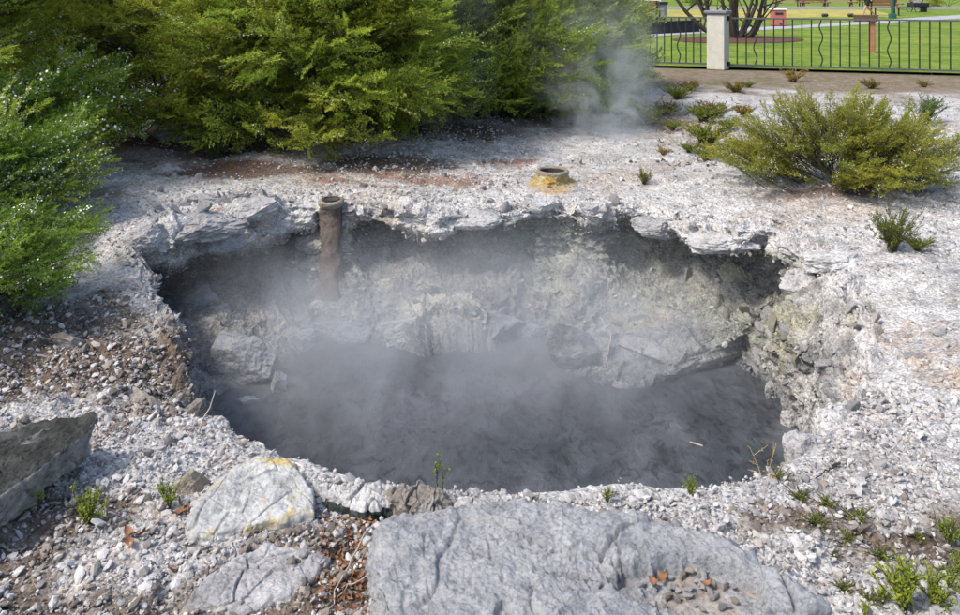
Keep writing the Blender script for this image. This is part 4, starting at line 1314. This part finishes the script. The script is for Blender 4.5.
lm = [np_mesh('fallen_leaf', *leaf_np(.05, .013, .014, rg), [M['deadleaf']], smooth=True) for _ in range(4)]
for k, (px, py) in enumerate([(130, 545), (138, 540), (150, 537), (182, 508), (186, 512), (178, 515), (174, 575), (128, 538)]):
    p_, n_ = hit(px, py)
    o = link('fallen_leaf', lm[k % 4], None, p_ + np.array([0, 0, .012]), (rg.normal(0, .5), rg.normal(0, .5), rg.uniform(0, 6)))
    tag(o, 'curled orange dead leaf lying in the gravel by the yellow stained rock', 'leaf', 'orange leaves by the yellow stained rock')
for k, (px, py) in enumerate([(662, 577), (654, 582), (708, 583)]):
    o = link('fallen_leaf', lm[k], None, at(px, py, .122), (rg.normal(0, .3), rg.normal(0, .3), rg.uniform(0, 6)), (.7, .7, .7))
    tag(o, 'red-brown dead leaf among pebbles in the hollow of the big boulder', 'leaf', 'leaves in the boulder hollow')
parts = []
for k in range(420):
    px, py = (rg.normal(345, 16), rg.uniform(515, 612)) if k < 300 else (rg.uniform(655, 740), rg.uniform(90, 165))
    p_, n_ = hit(px, py)
    s = (rg.uniform(.35, .8) if k < 300 else rg.uniform(1.0, 1.8))
    v, f = leaf_np(.045 * s, .009 * s, .01 * s, rg)
    Rm = np.array(Matrix.Rotation(rg.uniform(0, 6.28), 3, 'Z') @ Matrix.Rotation(rg.normal(0, .5), 3, 'X') @ Matrix.Rotation(rg.normal(0, .4), 3, 'Y'))
    parts.append((v @ Rm.T + p_ + np.array([0, 0, .006]), f))
v, f = merge(parts)
tag(link('leaf_litter', np_mesh('leaf_litter', v, f, [M['deadleaf']], smooth=True)), 'brown leaf litter between the boulders and below the fence', 'leaf litter', kind='stuff')


# twigs
def twig(label, pix, lift, r, mat='twig', jitter=.01, seed=0):
    rg = np.random.default_rng(seed)
    pts = []
    for (px, py), l in zip(pix, lift):
        pts.append(hit(px, py)[0] + np.array([0, 0, l]))
    pts = np.array(pts)
    t = np.linspace(0, len(pts) - 1, 14)
    q = np.stack([np.interp(t, np.arange(len(pts)), pts[:, k]) for k in range(3)], 1) + rg.normal(0, jitter, (14, 3)) * .4
    v, f = tube_data(q, np.linspace(r, r * .45, 14), 6)
    tag(link('twig', np_mesh('twig', v, f, [M[mat]], smooth=True)), label, 'twig')


b0 = hit(198, 434)[0]
q = np.array([b0 + np.array([0, 0, 0]), b0 + np.array([.01, .01, .05]), b0 + np.array([.035, .03, .09]), b0 + np.array([.05, .05, .15])])
v, f = tube_data(np.array([q[0] * (1 - t) + q[1] * t for t in (0, .5)] + [q[1] * (1 - t) + q[2] * t for t in (0, .5)] + [q[2] * (1 - t) + q[3] * t for t in (0, .5, 1)]), np.linspace(.0045, .0022, 7), 6)
tag(link('twig', np_mesh('twig', v, f, [M['twig']], smooth=True)), 'bleached white twig sticking up at the pit edge', 'twig')
twig('long dry stalk lying in leaf litter beside the big boulder', [(370, 545), (350, 570), (335, 600), (322, 625)], [.05, .03, .02, .01], .003, seed=1)
twig('thin dry stem crossing the leaf litter', [(385, 575), (355, 590), (330, 606)], [.04, .02, .01], .002, seed=2)
twig('short grey stick on the gravel bank', [(838, 468), (818, 482)], [.02, .01], .004, 'bark', seed=3)
twig('reddish bit of stick on the white gravel', [(938, 496), (936, 503)], [.012, .008], .006, 'brownwood', 0.001, seed=4)
twig('pale root lying in brown soil under the dark slab', [(2, 548), (14, 553), (28, 552)], [.01, .012, .005], .005, seed=5)
twig('thin dead stem slanting over the dark pointed boulder', [(600, 325), (612, 345), (605, 365)], [.06, .04, .01], .006, seed=6)
twig('floating straw on the dark water', [(690, 443), (702, 447)], [.0, .0], .003, seed=7)
tw = bpy.data.objects[[o.name for o in bpy.data.objects if o.get('label', '').startswith('floating')][0]]
me = tw.data
co = np.zeros(len(me.vertices) * 3, np.float32); me.vertices.foreach_get('co', co); co = co.reshape(-1, 3)
a0, a1 = at(690, 442, WZ + .004), at(703, 446, WZ + .004)
cc = co.mean(0); tt = np.clip(np.linspace(0, 1, 14), 0, 1)
v, f = tube_data(np.array([a0 * (1 - t) + a1 * t for t in tt]), .005, 6)
me.vertices.foreach_set('co', v.astype(np.float32).ravel()); me.update()

# ------------------------------------------------------------------ fence
FA, FB = at(560, 63.7)[:2], at(962, 75.2)[:2]      # line of the fence on the ground
fd = (FB - FA) / np.linalg.norm(FB - FA)
fang = math.atan2(fd[1], fd[0])
post_xy = at(718, 68.5)[:2]


def panel(name, label, p0, p1, step, wavy0):
    L = float(np.linalg.norm(p1 - p0))
    r = empty(name, (p0[0], p0[1], 0), fang)
    tag(r, label, 'fence', 'iron fence panels')
    boxes('top_rail', [(L / 2, 0, 1.035, L, .045, .03)], M['railgrey'], r)
    boxes('bottom_rail', [(L / 2, 0, .085, L, .04, .03)], M['railgrey'], r)
    s = np.array([[0, 0, .1 + .92 * i / 8] for i in range(9)])
    v, f = tube_data(np.array([[0, 0, .1], [0, 0, .56], [0, 0, 1.021]]), .0135, 8)
    straight = np_mesh('bar', v, f, [M['iron']], smooth=True)
    zz_ = np.linspace(.1, 1.021, 26)
    v, f = tube_data(np.stack([.032 * np.sin((zz_ - .1) / .92 * 4 * np.pi) * np.minimum(1, np.minimum(zz_ - .1, 1.02 - zz_) / .12), 0 * zz_, zz_], 1), .0135, 8)
    wavy = np_mesh('bar', v, f, [M['iron']], smooth=True)
    k, xx = 0, step
    while xx < L - step * .4:
        link('bar', wavy if (k - wavy0) % 7 == 0 else straight, r, (xx, 0, 0))
        k += 1; xx += step
    return r


panel('iron_fence', 'black iron fence panel between the concrete post and the grey bush', FA, post_xy - fd * .18, .148, 2)
panel('iron_fence', 'black iron fence panel with wavy bars before the brown sign post', post_xy + fd * .2, FB, .176, 2)
post = empty('fence_post', (post_xy[0], post_xy[1], 0), math.radians(-33))
tag(post, 'cream concrete fence post with a grey cap', 'post')
boxes('shaft', [(0, 0, .55, .36, .36, 1.12)], M['concrete'], post, bev=.012)
boxes('cap', [(0, 0, 1.125, .40, .40, .03), (0, 0, 1.165, .45, .45, .05)], M['capgrey'], post, bev=.008)
boxes('bracket', [(.2, .05, 1.03, .06, .07, .10), (.2, .05, .10, .06, .07, .09)], M['iron'], post)
p = at(957, 76)
boxes('steel_post', [(0, 0, .55, .07, .07, 1.14), (0, 0, 1.135, .09, .09, .03)], M['iron'], None, (FB[0] + .05 * fd[0], FB[1] + .05 * fd[1], 0), (0, 0, fang))
tag(bpy.data.objects['steel_post'], 'slim dark steel post at the end of the wavy barred panel', 'post')

# ------------------------------------------------------------------ the park behind
def sheet(name, pts, zc, mat, label):
    v = [(q[0], q[1], zc) for q in pts]
    me = bpy.data.meshes.new(name); me.from_pydata(v, [], [list(range(len(v)))]); me.materials.append(mat); me.update()
    return tag(link(name, me), label, None, kind='structure')


sheet('lawn', [(-160, 55), (-160, 66 - .29 * 0), (-160, 500), (400, 500), (400, -50), (60, 2.0), (2.0, 17.86), (-20, 23.8)], .008, M['lawn'], 'mown park lawn beyond the iron fence')
gp = [at(*q)[:2] for q in [(560, 19.5), (900, 16.8), (872, 9.8), (560, 9.8)]]
sheet('bowling_green', gp, .012, M['green'], 'dry yellow bowling green beyond the lawn')
kb = [at(*q)[:2] for q in [(480, 9.6), (958, 9.6), (958, 8.8), (480, 8.8)]]
kc = np.array(kb)
boxes('kerb', [(float(kc[:, 0].mean()), float(kc[:, 1].min()), .1, float(np.ptp(kc[:2, 0])), .25, .2)], M['path'])
tag(bpy.data.objects['kerb'], 'low pale kerb behind the bowling green', None, kind='structure')
pc = [(560, 36, 40), (650, 33.5, 37), (720, 29.0, 32.5), (800, 25.6, 28.5), (870, 21.5, 24.3), (920, 17.5, 20.8), (990, 13.5, 17.5)]
sheet('path', [at(a, b)[:2] for a, b, c in pc] + [at(a, c)[:2] for a, b, c in reversed(pc)], .016, M['path'], 'grey concrete path curving across the lawn')
mb = [at(732 + 60 * math.cos(t) + (12 if math.cos(t) > 0 else 0), 40.2 + 3.6 * math.sin(t))[:2] for t in np.linspace(0, 2 * np.pi, 28, endpoint=False)]
sheet('mulch_bed', mb, .022, M['mulch'], 'oval bed of red bark mulch around the bare tree')

# low dark retaining wall
p0, p1 = at(606, 36.5), at(697, 32.0)
L = float(np.linalg.norm(p1 - p0))
boxes('retaining_wall', [(L / 2, 0, .19, L, .25, .42), (L / 2, 0, .41, L + .06, .33, .04)], M['asphaltwall'], None, (p0[0], p0[1], 0), (0, 0, math.atan2(p1[1] - p0[1], p1[0] - p0[0])))
tag(bpy.data.objects['retaining_wall'], 'low dark retaining wall beside the path behind the fence', 'wall')

# bare many stemmed tree
tp = at(736, 38.5)
tree = empty('bare_tree', tp)
tag(tree, 'leafless tree with many curving dark stems in the mulch bed', 'tree')
rg = np.random.default_rng(19)
tips = [(-2.3, 2.0), (-1.7, 2.3), (-1.15, 2.2), (-.8, 2.6), (-.45, 2.5), (-.1, 2.7), (.2, 2.6), (.55, 2.5), (.9, 2.3), (1.25, 2.1), (.7, 2.0), (-1.4, 1.9)]
for k, (dx_, h_) in enumerate(tips):
    ts = np.linspace(0, 1, 12)
    bend = 1.9 if abs(dx_) > .8 else 1.3
    pl = np.stack([dx_ * ts ** (1 / bend) if dx_ > 0 else dx_ * ts ** .8, rg.uniform(-.8, .8) * ts, h_ * ts ** bend], 1) + rg.normal(0, .03, (12, 3)) * ts[:, None]
    pl[0, 2] = -.05
    parts_ = [tube_data(pl, np.linspace(.095, .03, 12) * rg.uniform(.75, 1.15), 7)]
    link('stem', np_mesh('stem', *parts_[0], [M['bark']], smooth=True), tree)
    for j in range(4):
        i = rg.integers(4, 10)
        d = np.array([rg.normal(0, .7), rg.normal(0, .5), 1.0])
        e = np.linspace(0, 1, 6)[:, None]
        v, f = tube_data(pl[i] + d * e * rg.uniform(.5, 1.1) + rg.normal(0, .03, (6, 3)) * e, np.linspace(.03, .008, 6), 5)
        link('branch', np_mesh('branch', v, f, [M['bark']], smooth=True), tree)


def on(px, py):
    q = at(px, py); return (float(q[0]), float(q[1]), 0.0)


# litter bin cabinets
b = empty('litter_bin', on(778, 26.3), math.radians(-8)); tag(b, 'faded red litter bin cabinet with a pale lid on the lawn', 'bin')
bd = boxes('body', [(0, 0, .35, .52, .52, .62)], M['redpaint'], b, bev=.02)
boxes('plinth', [(0, 0, .03, .46, .46, .06)], M['iron'], b)
boxes('lid', [(0, 0, .70, .6, .6, .07)], M['whitepaint'], b, bev=.02)
boxes('slot', [(0, -.262, .52, .3, .012, .10)], M['iron'], bd)
boxes('drain', [(.05, -.262, .10, .1, .012, .05)], M['iron'], bd)
b = empty('wheelie_bin', on(659, 19.6), math.radians(10)); tag(b, 'dark grey park bin by the timber bench', 'bin')
bd = boxes('body', [(0, 0, .38, .62, .55, .72)], M['capgrey'], b, bev=.03)
boxes('hood', [(0, 0, .80, .70, .62, .12)], M['iron'], b, bev=.03)
boxes('door', [(-.05, -.28, .35, .38, .012, .5)], M['path'], bd)

# brown sign
s = empty('sign_post', on(868, 53.5), math.radians(-12)); tag(s, 'brown timber sign board on a single reddish post on the lawn', 'sign')
boxes('post', [(.12, .05, .42, .11, .09, .95)], M['signpost'], s, bev=.01)
boxes('board', [(-.06, -.03, .86, .56, .05, .14), (-.06, -.01, .945, .60, .09, .03)], M['signwood'], s, bev=.008)

# green lamp post
lp = empty('lamp_post', on(892.5, 18.5)); tag(lp, 'green painted lamp post beside the path', 'lamp post')
tubes('shaft', [(np.array([[0, 0, 0], [0, 0, 1.2], [0, 0, 4.2]]), np.array([.09, .07, .055]))], M['greenpaint'], lp, 12)
boxes('base', [(0, 0, .12, .3, .3, .24)], M['greenpaint'], lp, bev=.03)
v, f = lathe([(.02, 4.2), (.2, 4.25), (.24, 4.45), (.16, 4.6), (.01, 4.66)], 20)
link('lantern', np_mesh('lantern', v, f, [M['whitepaint']], smooth=True), lp)


def bench(name, label, loc, rz, mat, w=1.8, group=None):
    r = empty(name, loc, rz); tag(r, label, 'bench', group)
    for k in range(3): boxes('seat_slat', [(0, -.05 - .14 * k, .45, w, .12, .035)], mat, r)
    for k in range(3): boxes('back_slat', [(0, .13 + .03 * k, .58 + .14 * k, w, .035, .12)], mat, r)
    for s_ in (-1, 1):
        boxes('leg', [(s_ * w * .42, -.33, .22, .06, .06, .43)], M['iron'], r)
        boxes('leg', [(s_ * w * .42, .12, .46, .06, .06, .92)], M['iron'], r)
    return r


def picnic(name, label, loc, rz, mat, w=2.0):
    r = empty(name, loc, rz); tag(r, label, 'picnic table')
    for k in range(5): boxes('top_slat', [(0, -.32 + .16 * k, .75, w, .145, .045)], mat, r)
    for s_ in (-1, 1):
        boxes('bench_slat', [(0, s_ * .72, .45, w, .26, .045)], mat, r)
        for e in (-1, 1):
            o = boxes('leg', [(0, 0, .37, .08, .08, .86)], M['brownwood'], r, (e * w * .36, s_ * .3, 0), (s_ * .5, 0, 0))
    for e in (-1, 1): boxes('cross_beam', [(e * w * .36 + .07, 0, .40, .05, 1.6, .09)], M['brownwood'], r)
    return r


bench('park_bench', 'brown timber bench beside the dark grey park bin', on(640, 20.5), math.radians(5), M['brownwood'], 2.0)
bench('park_bench', 'brown slatted bench behind the bowling green kerb', on(812, 9.0), 0, M['brownwood'], 2.2)
bench('park_bench', 'brown slatted bench next to the walking person', on(884, 15.5), 0, M['brownwood'], 1.5)
bench('park_bench', 'brown bench behind the green lamp post', on(876, 8.5), 0, M['brownwood'], 2.6)
picnic('picnic_table', 'pinkish timber picnic table right of the red bin beyond the green', on(790, 8.4), 0, M['pinkwood'], 2.6)
picnic('picnic_table', 'long pinkish picnic table behind the bowling green', on(838, 8.0), 0, M['pinkwood'], 2.6)
picnic('picnic_table', 'pinkish picnic table beside the dark cart beyond the lamp post', on(908, 9.6), 0, M['pinkwood'], 2.2)
p = on(918, 12.3)
ct = empty('garden_cart', p, .2); tag(ct, 'dark loaded garden cart beside the pinkish picnic table', 'cart')
boxes('tray', [(0, 0, .45, 1.1, .6, .25)], M['iron'], ct, bev=.03)
v, f = rock_data(77, 3, 8, .6, .1); link('load', np_mesh('load', v * np.array([.5, .3, .35]) + (0, 0, .65), f, [M['brownstone']]), ct)
for s_ in (-1, 1):
    v, f = tube_data(np.array([[-.3, s_ * .34 - .04, .2], [-.3, s_ * .34 + .04, .2]]), .2, 14); link('wheel', np_mesh('wheel', v, f, [M['iron']]), ct)
    boxes('handle', [(.8, s_ * .25, .55, .7, .04, .04)], M['brownwood'], ct)
boxes('leg', [(.4, 0, .17, .05, .5, .34)], M['iron'], ct)

# bowls on the green
for k, (px, py) in enumerate([(823.5, 17.3), (826.3, 17.2), (849.5, 17.3), (852, 17.2)]):
    q = on(px, py)
    bm = bmesh.new(); bmesh.ops.create_uvsphere(bm, u_segments=16, v_segments=10, radius=.10)
    for vv in bm.verts: vv.co.z *= .92
    me = bpy.data.meshes.new('lawn_bowl'); bm.to_mesh(me); bm.free(); me.materials.append(M['iron'])
    tag(link('lawn_bowl', me, None, (q[0], q[1], .105)), 'dark lawn bowl resting on the yellow bowling green', 'bowl', 'bowls on the green')

# kiosks with terracotta roofs
for (px, py, w, lab) in [(648, 8.0, 1.5, 'small white booth with a terracotta roof beyond the bowling green'), (626, 7.0, 1.3, 'white booth with a terracotta roof half hidden by the grey bush')]:
    q = on(px, py)
    r = empty('booth', q); tag(r, lab, 'booth')
    wl_ = boxes('wall', [(0, 0, .7, w, w, 1.4)], M['whitepaint'], r)
    boxes('window', [(0, -w / 2 - .01, .85, w * .5, .02, .45)], M['capgrey'], wl_)
    v = np.array([[-w * .65, -w * .65, 1.4], [w * .65, -w * .65, 1.4], [w * .65, w * .65, 1.4], [-w * .65, w * .65, 1.4], [0, 0, 1.95]])
    me = bpy.data.meshes.new('roof'); me.from_pydata(v.tolist(), [], [[0, 1, 4], [1, 2, 4], [2, 3, 4], [3, 0, 4], [3, 2, 1, 0]]); me.materials.append(M['terracotta'])
    link('roof', me, r)
bush('garden_shrub', 'dark garden shrub beyond the path near the picnic table', on(948, 7.6), 1.5, 1.1, 40, ['dark', 'yellow'], 31, sc=1.0, stems=4)
bush('garden_shrub', 'low garden shrub behind the bare tree beyond the bowling green', on(710, 5.0), 2.2, 1.2, 40, ['dark'], 32, sc=1.2, stems=4)


# walking person
def person(loc, rz):
    r = empty('person', loc, rz)
    tag(r, 'person in white top and black shorts with an orange vest walking past the bench', 'person')
    J = {'pelvis': (0, 0, .95, .13), 'chest': (.02, 0, 1.32, .155), 'neck': (.03, 0, 1.50, .055), 'head': (.05, 0, 1.63, .10), 'crown': (.05, 0, 1.72, .075),
         'shl': (.02, .19, 1.43, .06), 'ell': (-.14, .24, 1.18, .045), 'hal': (-.10, .25, .93, .035), 'fil': (-.07, .25, .83, .03),
         'shr': (.02, -.19, 1.43, .06), 'elr': (.14, -.25, 1.18, .045), 'har': (.30, -.23, 1.02, .035), 'fir': (.39, -.22, 1.0, .03),
         'hil': (0, .10, .90, .10), 'knl': (.16, .10, .50, .062), 'anl': (.28, .10, .10, .042), 'tol': (.44, .10, .05, .04),
         'hir': (0, -.10, .90, .10), 'knr': (-.02, -.10, .50, .062), 'anr': (-.30, -.10, .22, .042), 'tor': (-.24, -.10, .05, .04)}
    E = [('pelvis', 'chest'), ('chest', 'neck'), ('neck', 'head'), ('head', 'crown'), ('chest', 'shl'), ('shl', 'ell'), ('ell', 'hal'), ('hal', 'fil'), ('chest', 'shr'), ('shr', 'elr'), ('elr', 'har'), ('har', 'fir'),
         ('pelvis', 'hil'), ('hil', 'knl'), ('knl', 'anl'), ('anl', 'tol'), ('pelvis', 'hir'), ('hir', 'knr'), ('knr', 'anr'), ('anr', 'tor')]

    def skin(name, keys, edges, mat, grow=0.0):
        me = bpy.data.meshes.new(name)
        ks = list(keys)
        me.from_pydata([J[k][:3] for k in ks], [(ks.index(a), ks.index(b)) for a, b in edges], [])
        me.materials.append(mat)
        o = link(name, me, r)
        o.modifiers.new('skin', 'SKIN')
        sk = me.skin_vertices[0].data if me.skin_vertices else None
        if sk is None:
            me.attributes  # the layer comes with the modifier
        return o, ks

    def finish(o, ks, grow, root):
        if not o.data.skin_vertices:
            bm = bmesh.new(); bm.from_mesh(o.data); bm.verts.layers.skin.verify(); bm.to_mesh(o.data); bm.free()
        for i, k in enumerate(ks):
            sv_ = o.data.skin_vertices[0].data[i]
            sv_.radius = (J[k][3] + grow, J[k][3] + grow)
            sv_.use_root = (k == root)
        o.modifiers.new('sub', 'SUBSURF').render_levels = 2
    o, ks = skin('body', J, E, M['skin']); finish(o, ks, 0, 'pelvis')
    J['waist'] = (0, 0, 1.0, .135)
    o, ks = skin('shirt', ['waist', 'chest', 'shl', 'shr', 'ell', 'elr'], [('waist', 'chest'), ('chest', 'shl'), ('chest', 'shr'), ('shl', 'ell'), ('shr', 'elr')], M['shirt']); finish(o, ks, .022, 'chest')
    J['tl'] = (.12, .10, .58, .085); J['tr'] = (-.015, -.10, .58, .085)
    o, ks = skin('shorts', ['pelvis', 'hil', 'tl', 'hir', 'tr'], [('pelvis', 'hil'), ('hil', 'tl'), ('pelvis', 'hir'), ('hir', 'tr')], M['shorts']); finish(o, ks, .022, 'pelvis')
    v, f = lathe(interp_prof([(.19, 1.02), (.20, 1.2), (.215, 1.36), (.15, 1.48)], 3), 24)
    v = v * np.array([.95, 1.12, 1]) + (.01, 0, 0)
    link('vest', np_mesh('vest', v, f, [M['orange']], smooth=True), r)
    v, f = ICO[2]
    hv = v * np.array([.115, .105, .11]) + (.035, 0, 1.70)
    link('hair', np_mesh('hair', hv, f, [M['hair']], smooth=True), r)
    for s_ in (-1, 1):
        link('eye', np_mesh('eye', ICO[1][0] * .014 + (.148, s_ * .035, 1.645), ICO[1][1], [M['shorts']]), r)
        q = J['tol'] if s_ > 0 else J['tor']
        link('shoe', np_mesh('shoe', ICO[2][0] * np.array([.14, .055, .055]) + (q[0] - .05, q[1], q[2] + .005), ICO[2][1], [M['whitepaint']], smooth=True), r)
    return r


person(on(868, 17.6), math.radians(172))


# ------------------------------------------------------------------ steam
def steam(name, label, lo, hi, build):
    v, f = box_data(*(np.array(lo) + np.array(hi)) / 2, *(np.array(hi) - np.array(lo)))
    c = (np.array(lo) + np.array(hi)) / 2
    t = NT(name)
    t.n.remove(t.b)
    vol = t.n.new('ShaderNodeVolumePrincipled')
    vol.inputs['Color'].default_value = (0.90, 0.93, 0.965, 1)
    vol.inputs['Anisotropy'].default_value = 0.15
    geo = t.n.new('ShaderNodeNewGeometry').outputs['Position']
    sep = t.n.new('ShaderNodeSeparateXYZ'); t.ln(geo, sep.inputs[0])
    t.ln(build(t, geo, sep.outputs), vol.inputs['Density'])
    t.ln(vol.outputs[0], t.out.inputs['Volume'])
    o = link(name, np_mesh(name, v - c, f, [t.m]), None, c)
    return tag(o, label, 'steam', kind='stuff')


def fade(t, s, a, b):
    x_ = t.n.new('ShaderNodeMapRange'); x_.interpolation_type = 'SMOOTHSTEP'
    x_.inputs['From Min'].default_value = a; x_.inputs['From Max'].default_value = b
    t.ln(s, x_.inputs['Value'])
    return x_.outputs[0]


def prod(t, *a):
    r = a[0]
    for q in a[1:]: r = t.math('MULTIPLY', r, q)
    return r


def pit_density(t, geo, s):
    mp = t.n.new('ShaderNodeMapping'); mp.inputs['Scale'].default_value = (1.0, 1.0, .75); t.ln(geo, mp.inputs['Vector'])
    n = t.noise(1.15, 5, .56, 1.1, mp.outputs['Vector'])
    w = fade(t, n, .36, .76)
    dens = t.math('ADD', t.math('MULTIPLY', w, 1.2), .10)
    rx = t.math('POWER', t.math('DIVIDE', t.math('SUBTRACT', s[0], -.1), 2.15), 2.0)
    ry = t.math('POWER', t.math('DIVIDE', t.math('SUBTRACT', s[1], 5.35), 1.35), 2.0)
    e = t.math('ADD', rx, ry)
    return prod(t, dens, fade(t, e, 1.0, .05), fade(t, s[2], .18, -.5))


steam('steam', 'thin grey steam hanging over the water in the pit', (-2.3, 3.15, WZ + .004), (2.3, 6.75, .22), pit_density)


def plume_density(t, geo, s):
    # leaning column that rises from the ground and widens
    ax = t.math('SUBTRACT', s[0], t.math('ADD', 1.45, t.math('MULTIPLY', s[2], -.22)))
    ay = t.math('SUBTRACT', s[1], t.math('ADD', 9.5, t.math('MULTIPLY', s[2], .5)))
    wd_ = t.math('ADD', .75, t.math('MULTIPLY', s[2], .35))
    e = t.math('DIVIDE', t.math('SQRT', t.math('ADD', t.math('POWER', ax, 2.0), t.math('POWER', ay, 2.0))), wd_)
    n = t.noise(2.6, 6, .64, 1.4, geo)
    return prod(t, fade(t, n, .40, .68), fade(t, e, 1.0, .2), fade(t, s[2], 2.0, .3), 3.2)


steam('steam_plume', 'wisp of white steam rising from the ground beside the round bush', (.2, 8.4, .0), (2.8, 11.6, 2.1), plume_density)


def veil_density(t, geo, s):
    ax = t.math('DIVIDE', t.math('SUBTRACT', s[0], t.math('SUBTRACT', -.35, t.math('MULTIPLY', s[2], -.1))), .55)
    ay = t.math('DIVIDE', t.math('SUBTRACT', s[1], 8.95), .55)
    e = t.math('SQRT', t.math('ADD', t.math('POWER', ax, 2.0), t.math('POWER', ay, 2.0)))
    n = t.noise(1.6, 4, .6, .8, geo)
    return prod(t, fade(t, n, .36, .70), fade(t, e, 1.0, .1), .55)


steam('steam_veil', 'faint veil of steam drifting up before the dark bush', (-1.1, 8.2, .1), (.4, 9.8, 2.2), veil_density)
